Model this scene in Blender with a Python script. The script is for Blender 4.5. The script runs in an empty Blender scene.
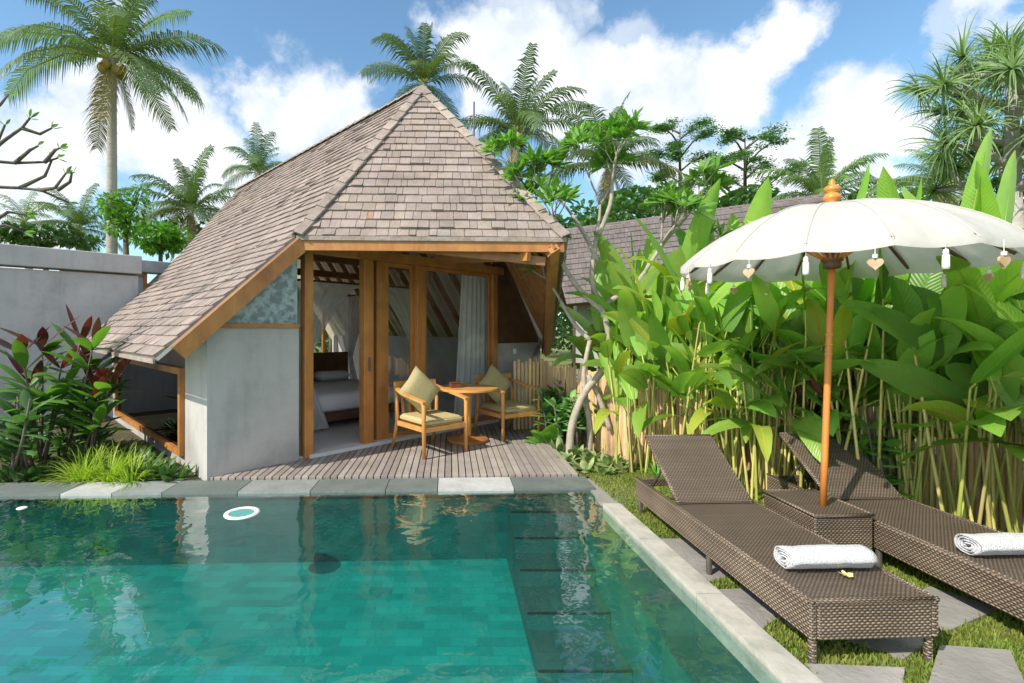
import bpy, math, random
from mathutils import Vector, Matrix, noise
V=Vector; PI=math.pi; R=math.radians
rnd=random.Random(7)
C=bpy.context.scene.collection
CX,CY,F,CAMZ=450.,330.,490.,1.6
def gp(x,y,z=0.):
    "point of the picture that lies on the level z"
    Y=(CAMZ-z)*F/(y-CY); return V(((x-CX)/F*Y,Y,z))
def dp(x,y,Y):
    "point of the picture at distance Y"
    return V(((x-CX)/F*Y,Y,CAMZ+(CY-y)/F*Y))
# ---------------------------------------------------------------- mesh builder
class MB:
    def __init__(s): s.v=[];s.f=[];s.c=[];s.m=[];s.uo={}
    def add(s,vs,fs,col=(1,1,1),mi=0,M=None):
        n=len(s.v)
        for p in vs:
            p=V(p); s.v.append(M@p if M else p)
        for f in fs:
            s.f.append([n+i for i in f]); s.c.append(col); s.m.append(mi)
    def box(s,c,d,rz=0,col=(1,1,1),mi=0,M=None,bev=0.0):
        x,y,z=d[0]/2,d[1]/2,d[2]/2
        mm=Matrix.Translation(V(c))@Matrix.Rotation(rz,4,'Z')
        if M: mm=M@mm
        if bev<=0:
            vs=[(i*x,j*y,k*z) for k in(-1,1) for j in(-1,1) for i in(-1,1)]
            s.add(vs,[(0,2,3,1),(4,5,7,6),(0,1,5,4),(2,6,7,3),(0,4,6,2),(1,3,7,5)],col,mi,mm); return
        b=bev
        def ring(ax,ay,k,r):
            return [( ax-r,-ay,k),(ax,-ay+r,k),(ax,ay-r,k),(ax-r,ay,k),(-ax+r,ay,k),(-ax,ay-r,k),(-ax,-ay+r,k),(-ax+r,-ay,k)]
        vs=ring(x-b,y-b,-z,b*.6)+ring(x,y,-z+b,b)+ring(x,y,z-b,b)+ring(x-b,y-b,z,b*.6)
        fs=[tuple(range(7,-1,-1)),tuple(range(24,32))]
        for r in range(3):
            for i in range(8):
                j=(i+1)%8; fs.append((r*8+i,r*8+j,r*8+8+j,r*8+8+i))
        s.add(vs,fs,col,mi,mm)
    def bar(s,p,q,w,h,up=(0,0,1),col=(1,1,1),mi=0):
        "rectangular bar from p to q"
        p=V(p);q=V(q);d=(q-p);L=d.length
        if L<1e-6:return
        d/=L; upv=V(up)
        if abs(d.dot(upv))>.99: upv=V((0,1,0))
        sx=d.cross(upv).normalized(); u=sx.cross(d)
        vs=[]
        for e in(p,q):
            for a,b in((-1,-1),(1,-1),(1,1),(-1,1)): vs.append(e+sx*a*w/2+u*b*h/2)
        s.add(vs,[(0,1,2,3),(7,6,5,4),(0,4,5,1),(1,5,6,2),(2,6,7,3),(3,7,4,0)],col,mi)
    def tube(s,pts,rad,n=8,col=(1,1,1),mi=0,cap=True):
        pts=[V(p) for p in pts]
        if not hasattr(rad,'__len__'): rad=[rad]*len(pts)
        vs=[];fs=[];prev=None
        for i,p in enumerate(pts):
            a=pts[max(i-1,0)];b=pts[min(i+1,len(pts)-1)]
            d=(b-a)
            d=d.normalized() if d.length>1e-9 else V((0,0,1))
            if prev is None:
                x=d.cross(V((0,0,1)))
                if x.length<.1:x=d.cross(V((1,0,0)))
                x.normalize()
            else:
                x=prev-d*prev.dot(d)
                x=x.normalized() if x.length>1e-6 else d.orthogonal().normalized()
            prev=x;y=d.cross(x)
            for k in range(n):
                t=2*PI*k/n; vs.append(p+(x*math.cos(t)+y*math.sin(t))*rad[i])
        for i in range(len(pts)-1):
            for k in range(n):
                j=(k+1)%n; fs.append((i*n+k,i*n+j,(i+1)*n+j,(i+1)*n+k))
        if cap: fs.append(tuple(range(n-1,-1,-1))); fs.append(tuple(range(len(vs)-n,len(vs))))
        s.add(vs,fs,col,mi)
    def lathe(s,prof,n=20,c=(0,0,0),col=(1,1,1),mi=0,M=None):
        vs=[];fs=[]
        for r,z in prof:
            for k in range(n):
                t=2*PI*k/n; vs.append(V(c)+V((r*math.cos(t),r*math.sin(t),z)))
        for i in range(len(prof)-1):
            for k in range(n):
                j=(k+1)%n; fs.append((i*n+k,i*n+j,(i+1)*n+j,(i+1)*n+k))
        s.add(vs,fs,col,mi,M)
    def prism(s,poly,off,col=(1,1,1),mi=0):
        "polygon swept by off"
        n=len(poly);off=V(off);vs=[V(p) for p in poly]+[V(p)+off for p in poly]
        fs=[tuple(range(n-1,-1,-1)),tuple(range(n,2*n))]+[(i,(i+1)%n,n+(i+1)%n,n+i) for i in range(n)]
        s.add(vs,fs,col,mi)
    def leaf(s,base,d,side,L,W,bend=.6,col=(1,1,1),nl=7,fold=.25,shape='paddle',mi=0,wav=0.0,stalk=0.0,rib=0.0):
        rc=[];p=V(base);d=V(d).normalized();side=V(side)
        side=(side-d*side.dot(d)).normalized()
        rows=[];n=nl
        for i in range(n+1):
            t=i/n
            if shape=='paddle': w=(math.sin(PI*min(1,.06+t*.94))**.55)*(1-.25*t)
            elif shape=='lance': w=math.sin(PI*(t*.93+.05))**.8
            elif shape=='heart': w=(1-t)**.6*(.55+.9*min(t*4,1)*.6)
            else: w=1-t*.95
            if i==n: w=.03
            nrm=side.cross(d)
            wo=wav*math.sin(i*2.1+L*9)*W
            e=side*w*W/2;rc.append(p+nrm*rib*.4)
            rows.append([p-e+nrm*(fold*w*W/2+wo), p-e*.5+nrm*fold*w*W*.2,p, p+e*.5+nrm*fold*w*W*.2, p+e+nrm*(fold*w*W/2-wo)])
            p=p+d*(L/n)
            d=(d+V((0,0,-1))*bend/n*(.4+1.2*t)).normalized()
            side=(side-d*side.dot(d)).normalized()
        vs=[q for r in rows for q in r];fs=[]
        for i in range(n):
            for k in range(4):
                a=i*5+k; fs.append((a,a+1,a+6,a+5))
                s.uo[len(s.f)+len(fs)-1]=[(k/4,i/n*L),((k+1)/4,i/n*L),((k+1)/4,(i+1)/n*L),(k/4,(i+1)/n*L)]
        s.add(vs,fs,col,mi)
        if rib: s.tube(rc,[rib*(1-.8*i/n) for i in range(n+1)],4,col=(col[0]*1.7,col[1]*1.35,col[2]*1.3),cap=False)
    def build(s,name,mat,parent=None,smooth=False,label=None,cat=None,group=None,kind=None,loc=None,uvs=True):
        me=bpy.data.meshes.new(name)
        o0=V(loc) if loc is not None else V((0,0,0))
        me.from_pydata([tuple(p-o0) for p in s.v],[],s.f)
        mats=mat if isinstance(mat,(list,tuple)) else [mat]
        for m in mats: me.materials.append(m)
        me.polygons.foreach_set('material_index',s.m)
        ca=me.color_attributes.new('Col','FLOAT_COLOR','CORNER')
        uv=me.uv_layers.new(name='UVMap')
        cl=[];ul=[]
        for p in me.polygons:
            c=s.c[p.index];nx,ny,nz=p.normal
            ax,ay,az=abs(nx),abs(ny),abs(nz)
            # box projection in metres, along the horizontal direction of the face
            if az>.75: t=V((1,0,0));b=V((0,1,0))
            else:
                t=V((-ny,nx,0))
                t=t.normalized() if t.length>1e-6 else V((1,0,0))
                b=p.normal.cross(t)
            ov=s.uo.get(p.index)
            for j_,li in enumerate(p.loop_indices):
                if ov: ul+=ov[j_];cl+=[c[0],c[1],c[2],1];continue
                q=me.vertices[me.loops[li].vertex_index].co
                ul+= [q.dot(t),q.dot(b)]
                cl+= [c[0],c[1],c[2],1]
        ca.data.foreach_set('color',cl); uv.data.foreach_set('uv',ul)
        if smooth: me.polygons.foreach_set('use_smooth',[True]*len(me.polygons))
        me.update()
        o=bpy.data.objects.new(name,me);C.objects.link(o)
        if loc is not None:o.location=loc
        if parent:o.parent=parent
        tag(o,label,cat,group,kind)
        return o
def tag(o,label=None,cat=None,group=None,kind=None):
    if label:o['label']=label
    if cat:o['category']=cat
    if group:o['group']=group
    if kind:o['kind']=kind
    return o
def thing(name,loc,label,cat,rz=0,group=None,s=1):
    o=bpy.data.objects.new(name,None);C.objects.link(o);o.location=loc;o.rotation_euler=(0,0,rz);o.scale=(s,s,s)
    o.empty_display_size=.2
    return tag(o,label,cat,group)
def dup(root,loc,rz=0,label=None,group=None,s=None):
    r=root.copy();C.objects.link(r);r.location=loc;r.rotation_euler=(0,0,rz)
    if s:r.scale=(s,s,s)
    if label:r['label']=label
    if group:r['group']=group
    for ch in list(root.children):
        c=ch.copy();C.objects.link(c);c.parent=r
        for g in list(ch.children):
            d=g.copy();C.objects.link(d);d.parent=c
    return r
# ---------------------------------------------------------------- materials
class NT:
    def __init__(s,name,world=False):
        if world: s.t=world.node_tree
        else:
            s.m=bpy.data.materials.new(name);s.m.use_nodes=True;s.t=s.m.node_tree
        s.t.nodes.clear()
    def n(s,ty,**k):
        nd=s.t.nodes.new(ty)
        for a,b in k.items():
            if a.startswith('i_'):
                key=a[2:]; key=int(key) if key.isdigit() else key.replace('_',' ')
                if hasattr(b,'is_output') : s.t.links.new(b,nd.inputs[key])
                else: nd.inputs[key].default_value=b
            else: setattr(nd,a,b)
        return nd
    def l(s,a,b): s.t.links.new(a,b)
    def math(s,op,a,b=None,c=None,clamp=False):
        nd=s.n('ShaderNodeMath',operation=op,use_clamp=clamp)
        for i,x in enumerate((a,b,c)):
            if x is None: continue
            if hasattr(x,'is_output'): s.l(x,nd.inputs[i])
            else: nd.inputs[i].default_value=x
        return nd.outputs[0]
    def mixc(s,fac,a,b,bt='MIX'):
        nd=s.n('ShaderNodeMix',data_type='RGBA',blend_type=bt)
        for sock,x in((nd.inputs[0],fac),(nd.inputs[6],a),(nd.inputs[7],b)):
            if hasattr(x,'is_output'): s.l(x,sock)
            elif isinstance(x,(int,float)): sock.default_value=x
            else: sock.default_value=(x[0],x[1],x[2],1)
        return nd.outputs[2]
def mat(name,c1,c2=None,scale=4.,rough=.6,bump=.0,bscale=None,stretch=(1,1,1),col=False,transl=0.,tcol=None,spec=.5,uv=False,detail=5,stain=None,alpha=None,sheen=0,streak=0,vein=0):
    N=NT(name)
    tc=N.n('ShaderNodeTexCoord')
    mp=N.n('ShaderNodeMapping',i_Vector=tc.outputs['UV' if uv else 'Object']);mp.inputs['Scale'].default_value=stretch
    nz=N.n('ShaderNodeTexNoise',i_Vector=mp.outputs[0],i_Scale=scale,i_Detail=detail,i_Roughness=.62)
    c2=c2 or c1
    rmp=N.n('ShaderNodeMapRange',i_Value=nz.outputs[0]);rmp.inputs[1].default_value=.32;rmp.inputs[2].default_value=.68
    base=N.mixc(rmp.outputs[0],c1,c2)
    if stain:
        n2=N.n('ShaderNodeTexNoise',i_Vector=tc.outputs['Object'],i_Scale=stain[1],i_Detail=8.,i_Roughness=.7)
        r2=N.n('ShaderNodeMapRange',i_Value=n2.outputs[0]);r2.inputs[1].default_value=.48;r2.inputs[2].default_value=.72
        base=N.mixc(N.math('MULTIPLY',r2.outputs[0],stain[2]),base,stain[0])
    if streak:
        m3=N.n('ShaderNodeMapping',i_Vector=tc.outputs['Object']);m3.inputs['Scale'].default_value=(5,5,.45)
        n3=N.n('ShaderNodeTexNoise',i_Vector=m3.outputs[0],i_Scale=1.6,i_Detail=7.,i_Roughness=.65)
        r3=N.n('ShaderNodeMapRange',i_Value=n3.outputs[0]);r3.inputs[1].default_value=.5;r3.inputs[2].default_value=.75;r3.inputs[4].default_value=streak
        base=N.mixc(r3.outputs[0],base,(c1[0]*.5,c1[1]*.5,c1[2]*.48))
    vh=None
    if vein:
        su=N.n('ShaderNodeSeparateXYZ',i_Vector=tc.outputs['UV'])
        cx_=N.math('ABSOLUTE',N.math('SUBTRACT',su.outputs[0],.5))
        ph=N.math('SUBTRACT',su.outputs[1],N.math('MULTIPLY',cx_,.22))
        vh=N.math('SINE',N.math('MULTIPLY',ph,6.2832/vein))
        base=N.mixc(N.math('MULTIPLY_ADD',vh,.045,.06),base,(c1[0]*1.5,c1[1]*1.25,c1[2]*1.4))
        ne=N.n('ShaderNodeTexNoise',i_Vector=tc.outputs['Object'],i_Scale=9.,i_Detail=5.)
        ed=N.math('ADD',cx_,N.math('MULTIPLY',N.math('SUBTRACT',ne.outputs[0],.5),.55))
        re=N.n('ShaderNodeMapRange',i_Value=ed);re.inputs[1].default_value=.57;re.inputs[2].default_value=.62;re.inputs[4].default_value=.8
        base=N.mixc(re.outputs[0],base,(.30,.17,.05))
    if col:
        at=N.n('ShaderNodeAttribute',attribute_name='Col')
        base=N.mixc(1.,base,at.outputs[0],'MULTIPLY')
    b=N.n('ShaderNodeBsdfPrincipled',i_Roughness=rough)
    b.inputs['Specular IOR Level'].default_value=spec
    if sheen:b.inputs['Sheen Weight'].default_value=sheen
    N.l(base,b.inputs[0])
    if bump:
        nb=N.n('ShaderNodeTexNoise',i_Vector=mp.outputs[0],i_Scale=bscale or scale*4,i_Detail=6.)
        bp=N.n('ShaderNodeBump',i_Strength=bump,i_Distance=.02,i_Height=nb.outputs[0]);N.l(bp.outputs[0],b.inputs['Normal'])
    if vh is not None:
        bp2=N.n('ShaderNodeBump',i_Strength=.22,i_Distance=.005,i_Height=vh);N.l(bp2.outputs[0],b.inputs['Normal'])
    out=b.outputs[0]
    if transl:
        tr=N.n('ShaderNodeBsdfTranslucent')
        N.l(N.mixc(1.,base,tcol or (1.3,1.5,.5),'MULTIPLY'),tr.inputs[0])
        mx=N.n('ShaderNodeMixShader',i_0=transl);N.l(out,mx.inputs[1]);N.l(tr.outputs[0],mx.inputs[2]);out=mx.outputs[0]
    if alpha is not None:
        tp=N.n('ShaderNodeBsdfTransparent');mx=N.n('ShaderNodeMixShader',i_0=alpha)
        N.l(tp.outputs[0],mx.inputs[1]);N.l(out,mx.inputs[2]);out=mx.outputs[0]
    o=N.n('ShaderNodeOutputMaterial');N.l(out,o.inputs[0])
    return N.m
def brick(name,c1,c2,mortar,bw,rh,ms,off=.5,rough=.6,bump=.5,dist=.01,noisec=0.,spec=.5,mcol=None):
    N=NT(name);tc=N.n('ShaderNodeTexCoord')
    bk=N.n('ShaderNodeTexBrick',offset=off,i_Vector=tc.outputs['UV'],i_Scale=1.)
    bk.inputs['Brick Width'].default_value=bw;bk.inputs['Row Height'].default_value=rh;bk.inputs['Mortar Size'].default_value=ms
    bk.inputs['Mortar Smooth'].default_value=.6;bk.inputs['Bias'].default_value=0
    for k,c in((1,c1),(2,c2),(3,mortar)): bk.inputs[k].default_value=(*c,1)
    base=bk.outputs[0]
    if noisec:
        nz=N.n('ShaderNodeTexNoise',i_Vector=tc.outputs['Object'],i_Scale=3.,i_Detail=6.)
        r2=N.n('ShaderNodeMapRange',i_Value=nz.outputs[0]);r2.inputs[1].default_value=.3;r2.inputs[2].default_value=.7
        base=N.mixc(N.math('MULTIPLY',r2.outputs[0],noisec),base,mcol or (c1[0]*.4,c1[1]*.4,c1[2]*.4))
    b=N.n('ShaderNodeBsdfPrincipled',i_Roughness=rough);b.inputs['Specular IOR Level'].default_value=spec
    N.l(base,b.inputs[0])
    if bump:
        inv=N.math('SUBTRACT',1.,bk.outputs[1])
        bp=N.n('ShaderNodeBump',i_Strength=bump,i_Distance=dist,i_Height=inv);N.l(bp.outputs[0],b.inputs['Normal'])
    o=N.n('ShaderNodeOutputMaterial');N.l(b.outputs[0],o.inputs[0]);return N.m
def glassmat(name,tint=(.975,.985,.985),ior=1.5,rough=0.0,refl=1.):
    N=NT(name);lw=N.n('ShaderNodeLayerWeight',i_Blend=.5);sch=N.math('MULTIPLY_ADD',N.math('POWER',lw.outputs[1],4.5),.85*refl,.05*refl)
    tp=N.n('ShaderNodeBsdfTransparent');tp.inputs[0].default_value=(*tint,1)
    g=N.n('ShaderNodeBsdfGlossy',i_Roughness=rough)
    mx=N.n('ShaderNodeMixShader',i_0=sch);N.l(tp.outputs[0],mx.inputs[1]);N.l(g.outputs[0],mx.inputs[2])
    o=N.n('ShaderNodeOutputMaterial');N.l(mx.outputs[0],o.inputs[0]);return N.m
def watermat():
    N=NT('pool_water');tc=N.n('ShaderNodeTexCoord')
    n1=N.n('ShaderNodeTexNoise',i_Vector=tc.outputs['Object'],i_Scale=2.6,i_Detail=2.,i_Roughness=.5,i_Distortion=.6)
    n2=N.n('ShaderNodeTexNoise',i_Vector=tc.outputs['Object'],i_Scale=9.,i_Detail=2.,i_Roughness=.5,i_Distortion=.3)
    h=N.math('ADD',n1.outputs[0],N.math('MULTIPLY',n2.outputs[0],.22))
    # calmer water towards the house, livelier where the overflow stirs it
    n3=N.n('ShaderNodeTexNoise',i_Vector=tc.outputs['Object'],i_Scale=.55,i_Detail=1.)
    r3=N.n('ShaderNodeMapRange',i_Value=n3.outputs[0]);r3.inputs[1].default_value=.35;r3.inputs[2].default_value=.65;r3.inputs[3].default_value=.4
    bp=N.n('ShaderNodeBump',i_Strength=.72,i_Distance=.02,i_Height=N.math('MULTIPLY',h,r3.outputs[0]))
    lw=N.n('ShaderNodeLayerWeight',i_Blend=.5,i_Normal=bp.outputs[0]);fr_=N.math('MULTIPLY_ADD',N.math('POWER',lw.outputs[1],4.6),.97,.03)
    tp=N.n('ShaderNodeBsdfTransparent');tp.inputs[0].default_value=(.78,.96,.95,1)
    g=N.n('ShaderNodeBsdfGlossy',i_Roughness=.0,i_Normal=bp.outputs[0])
    mx=N.n('ShaderNodeMixShader',i_0=N.math('MULTIPLY',fr_,2.6,clamp=True));N.l(tp.outputs[0],mx.inputs[1]);N.l(g.outputs[0],mx.inputs[2])
    o=N.n('ShaderNodeOutputMaterial');N.l(mx.outputs[0],o.inputs[0]);return N.m
wood=mat('golden_wood',(.52,.23,.065),(.36,.14,.035),6,.45,.25,stretch=(1,1,.25),stain=((.16,.07,.03),2.5,.5))
woodl=mat('chair_teak',(.66,.33,.10),(.52,.24,.065),9,.38,.12,stretch=(1,1,.4))
wooddk=mat('dark_timber',(.16,.075,.035),(.09,.04,.02),6,.5,.2)
woodrf=mat('rafter_timber',(.36,.17,.07),(.24,.11,.04),5,.55,.2)
ceil=mat('ceiling_boards',(.80,.72,.60),(.72,.64,.52),4,.7)
shingle=mat('wood_shingle',(.37,.305,.27),(.275,.225,.20),5,.85,.8,60,stretch=(1,1,1),col=True,stain=((.17,.15,.135),1.6,.6),streak=.3)
caps=mat('ridge_cap_wood',(.38,.32,.28),(.25,.2,.17),7,.8,.5,col=True)
concrete=mat('grey_render',(.47,.455,.43),(.385,.37,.35),1.6,.85,.12,14,stain=((.24,.24,.235),1.3,.7),streak=.28)
gwall=mat('garden_wall_render',(.50,.505,.51),(.41,.415,.42),1.2,.85,.12,14,stain=((.24,.25,.26),.9,.7),streak=.35)
floorm=mat('polished_cement',(.68,.67,.67),(.60,.59,.59),1.5,.35)
glass=glassmat('window_glass')
glassd=glassmat('dim_room_glass',(.07,.06,.05),refl=.5)  # dimness of the room behind is put into this dark pane colour
grayg=mat('frosted_grey_pane',(.42,.45,.46),(.34,.37,.38),3,.3)
net=mat('white_netting',(.85,.85,.86),None,3,.9,alpha=.78,transl=.4,tcol=(1,1,1))
curt=mat('white_curtain',(.9,.9,.89),(.84,.85,.85),3,.9,.1,transl=.35,tcol=(1,1,1))
linen=mat('bed_linen',(.84,.84,.88),(.76,.76,.82),3,.9,.2)
khaki=mat('khaki_canvas',(.50,.41,.20),(.43,.345,.16),30,.9,.15,120)
khakip=mat('khaki_pillow',(.44,.37,.19),(.37,.31,.15),30,.9,.15,120)
white=mat('white_plastic',(.8,.8,.8),rough=.4)
terry=mat('white_terry',(.82,.82,.84),(.74,.74,.77),60,1.,.9,220)
canvas=mat('parasol_canvas',(.74,.725,.69),(.66,.645,.61),5,.85,.6,7,transl=.38,tcol=(1,.98,.92))
polew=mat('carved_pole_wood',(.66,.25,.05),(.50,.17,.035),12,.4,.1,stretch=(1,1,.15))
finial=mat('gilded_wood',(.62,.29,.06),(.48,.2,.04),12,.35,.1)
tassel=mat('cream_thread',(.8,.78,.72),(.68,.66,.6),40,.9,.3,stretch=(1,1,.1))
shell=mat('coconut_heart',(.62,.44,.27),(.46,.3,.18),14,.6)
def weave(name,light,mid,dark,a,b,rough=.4):
    N=NT(name);tc=N.n('ShaderNodeTexCoord');su=N.n('ShaderNodeSeparateXYZ',i_Vector=tc.outputs['UV'])
    wn=N.n('ShaderNodeTexNoise',i_Vector=tc.outputs['Object'],i_Scale=7.,i_Detail=3.)
    u=N.math('ADD',su.outputs[0],N.math('MULTIPLY',wn.outputs[0],.012));v=N.math('ADD',su.outputs[1],N.math('MULTIPLY',wn.outputs[0],.010))
    vb=N.math('DIVIDE',v,b);row=N.math('FLOOR',vb);hv=N.math('SINE',N.math('MULTIPLY',N.math('FRACT',vb),PI))
    hu=N.math('MULTIPLY_ADD',N.math('COSINE',N.math('MULTIPLY',N.math('ADD',N.math('DIVIDE',u,a),N.math('MULTIPLY',row,.5)),2*PI)),.5,.5)
    h=N.math('MULTIPLY',N.math('POWER',hv,.7),N.math('MULTIPLY_ADD',hu,.75,.25))
    # strands differ from row to row, with worn patches
    rn=N.n('ShaderNodeTexWhiteNoise',noise_dimensions='1D');N.l(row,rn.inputs['W'])
    bn=N.n('ShaderNodeTexNoise',i_Vector=tc.outputs['Object'],i_Scale=3.2,i_Detail=5.,i_Roughness=.6)
    c=N.mixc(N.math('MULTIPLY_ADD',rn.outputs[0],.45,N.math('MULTIPLY_ADD',bn.outputs[0],1.3,-.45),clamp=True),mid,light)
    r=N.n('ShaderNodeMapRange',i_Value=h);r.inputs[1].default_value=.12;r.inputs[2].default_value=.7
    c=N.mixc(r.outputs[0],dark,c)
    p=N.n('ShaderNodeBsdfPrincipled',i_Roughness=rough);N.l(c,p.inputs[0])
    bp=N.n('ShaderNodeBump',i_Strength=.9,i_Distance=.006,i_Height=h);N.l(bp.outputs[0],p.inputs['Normal'])
    o=N.n('ShaderNodeOutputMaterial');N.l(p.outputs[0],o.inputs[0]);return N.m
wick=weave('woven_rattan',(.44,.34,.245),(.17,.122,.088),(.025,.018,.013),.027,.013)
wickt=weave('woven_rattan_top',(.28,.215,.16),(.15,.112,.085),(.035,.026,.02),.024,.0115)
metald=mat('dark_metal',(.1,.085,.075),None,5,.4)
tile=brick('pool_floor_tile',(.005,.155,.14),(.011,.25,.212),(.004,.125,.115),.2,.1,.0025,.5,.5,.1,.002,.22,mcol=(.010,.36,.32))
tilew=brick('pool_wall_tile',(.008,.125,.115),(.014,.18,.16),(.006,.10,.09),.2,.10,.002,.5,.5,.2,.002,.3)
stept=brick('pool_step_stone',(.02,.085,.078),(.03,.11,.10),(.014,.065,.06),.3,.3,.004,.5,.5,.2,.002,.4)
stepd=mat('dark_step_edge',(.012,.03,.03),(.02,.05,.045),8,.5)
water=watermat()
coping_l=mat('pale_coping_stone',(.50,.50,.49),(.40,.40,.39),5,.75,.3,stain=((.28,.30,.27),2.2,.5))
coping_d=mat('dark_coping_stone',(.11,.135,.125),(.17,.19,.18),6,.7,.3,stain=((.07,.09,.08),3,.5))
coping_m=mat('grey_coping_stone',(.26,.28,.27),(.2,.22,.21),6,.7,.3)
sidecop=mat('worn_cement_kerb',(.50,.47,.41),(.38,.37,.32),4,.85,.3,stain=((.14,.16,.09),3.2,.65))
paver=mat('paving_stone',(.33,.31,.29),(.24,.23,.215),3,.85,.4,30,col=True,stain=((.17,.18,.13),2.,.5))
soil=mat('garden_soil',(.055,.05,.025),(.09,.085,.035),3,.95,.5)
lawnm=mat('lawn_ground',(.12,.17,.035),(.20,.20,.07),9,.95,.8)
grassm=mat('grass_blade',(.17,.27,.045),(.30,.34,.09),3,.7,col=True,transl=.35)
deckm=mat('weathered_deck_board',(.34,.30,.27),(.24,.21,.19),4,.8,.3,col=True,stain=((.36,.32,.29),1.6,.5))
bamboo=mat('split_bamboo',(.74,.54,.32),(.58,.39,.20),7,.55,.2,stretch=(1,1,.2),col=True,stain=((.16,.10,.05),3,.4))
heli=mat('heliconia_leaf',(.26,.47,.10),(.14,.36,.065),2.2,.36,.2,40,vein=.032,col=True,transl=.42,tcol=(1.5,1.45,.6))
helistem=mat('heliconia_stem',(.42,.44,.14),(.33,.40,.10),4,.45,col=True)
palm=mat('palm_frond',(.17,.26,.12),(.12,.195,.095),2,.45,col=True,transl=.3)
palmtr=mat('palm_trunk',(.46,.44,.39),(.34,.32,.28),8,.85,.5,stretch=(.3,.3,3))
coco=mat('coconut_husk',(.42,.30,.07),(.3,.22,.05),8,.6)
bark=mat('pale_frangipani_bark',(.46,.41,.34),(.34,.29,.235),7,.8,.35,stain=((.14,.13,.10),4,.5))
barkd=mat('dark_bark',(.14,.12,.09),(.10,.085,.06),7,.85,.4)
leafg=mat('bright_leaf',(.20,.40,.08),(.13,.31,.06),3,.4,col=True,transl=.38)
leafd=mat('dark_leaf',(.085,.18,.055),(.06,.14,.045),3,.45,col=True,transl=.22)
redl=mat('red_cordyline_leaf',(.15,.03,.035),(.07,.06,.03),4,.4,col=True,transl=.3,tcol=(1.6,.6,.5))
lime=mat('lime_grass_leaf',(.42,.55,.07),(.33,.48,.05),4,.5,col=True,transl=.35)
cal=mat('variegated_leaf',(.42,.45,.26),(.14,.28,.08),16,.5,col=True,transl=.25)
# ---------------------------------------------------------------- camera, world, sun
S=bpy.context.scene
cam=bpy.data.cameras.new('camera');co=bpy.data.objects.new('camera',cam);C.objects.link(co)
co.location=(0,0,CAMZ);co.rotation_euler=(R(90),0,0)
cam.sensor_width=36;cam.lens=F/1024*36;cam.shift_x=(512-CX)/1024;cam.shift_y=-(341.5-CY)/1024
cam.clip_end=3000;cam.clip_start=.05;S.camera=co
S.view_settings.view_transform='Standard';S.view_settings.look='None';S.view_settings.gamma=1;S.view_settings.exposure=1.47
SUN_EL=R(42);sd=V((-.80,-.60,0)).normalized()*math.cos(SUN_EL)+V((0,0,math.sin(SUN_EL)))
sl=bpy.data.lights.new('sun','SUN');so=bpy.data.objects.new('sun',sl);C.objects.link(so)
sl.energy=2.05;sl.angle=R(.5);sl.color=(1,.93,.82);so.rotation_euler=(sd).to_track_quat('Z','Y').to_euler();so.location=(-8,-6,12)
W=bpy.data.worlds.new('World');S.world=W;W.use_nodes=True
N=NT('w',W)
tc=N.n('ShaderNodeTexCoord')
sky=N.n('ShaderNodeTexSky',sky_type='NISHITA',sun_disc=False,sun_elevation=SUN_EL,sun_rotation=math.atan2(sd.x,sd.y),air_density=1.0,dust_density=.4,ozone_density=2.2)
bg=N.n('ShaderNodeBackground',i_Strength=.084,i_Color=N.mixc(1.,sky.outputs[0],(.84,1.,.97),'MULTIPLY'))
nz=N.n('ShaderNodeTexNoise',i_Vector=tc.outputs['Generated'],i_Scale=5.5,i_Detail=8.,i_Roughness=.62)
off=N.n('ShaderNodeVectorMath',operation='MULTIPLY_ADD');N.l(nz.outputs[1],off.inputs[0]);off.inputs[1].default_value=(.24,.24,.24);N.l(tc.outputs['Generated'],off.inputs[2])
sub=N.n('ShaderNodeVectorMath',operation='SUBTRACT');N.l(off.outputs[0],sub.inputs[0]);sub.inputs[1].default_value=(.12,.12,.12)
acc=None
for (px,py,r,w) in [(300,112,62,1),(335,120,50,1),(265,100,45,.9),(120,120,75,1),(180,150,70,1),(60,150,70,1),(10,170,60,.9),(210,190,60,.9),
    (480,45,55,1),(530,60,70,1),(560,110,60,1),(490,95,50,.9),(590,85,60,.9),(655,95,62,1),(715,80,55,1),(765,45,48,.95),(640,40,40,.5),(620,140,60,.8),
    (850,130,62,1),(800,160,62,1),(745,170,60,1),(895,128,48,1),(925,130,36,.9),(700,190,60,.9),(860,180,60,.8),(1000,5,38,.75),(955,35,30,.5),(520,5,40,.7),(580,0,40,.6),(100,20,40,.5),
    (400,230,90,.8),(0,240,90,.8)]:
    d=V(((px-CX)/F,1,(CY-py)/F));ln=d.length;d.normalize()
    rr=r/F/ln*1.03
    ds=N.n('ShaderNodeVectorMath',operation='DISTANCE');N.l(sub.outputs[0],ds.inputs[0]);ds.inputs[1].default_value=d
    mr=N.n('ShaderNodeMapRange',interpolation_type='SMOOTHSTEP',i_Value=ds.outputs['Value'])
    mr.inputs[1].default_value=rr;mr.inputs[2].default_value=rr*.5;mr.inputs[3].default_value=0;mr.inputs[4].default_value=w
    acc=mr.outputs[0] if acc is None else N.math('MAXIMUM',acc,mr.outputs[0])
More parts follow.
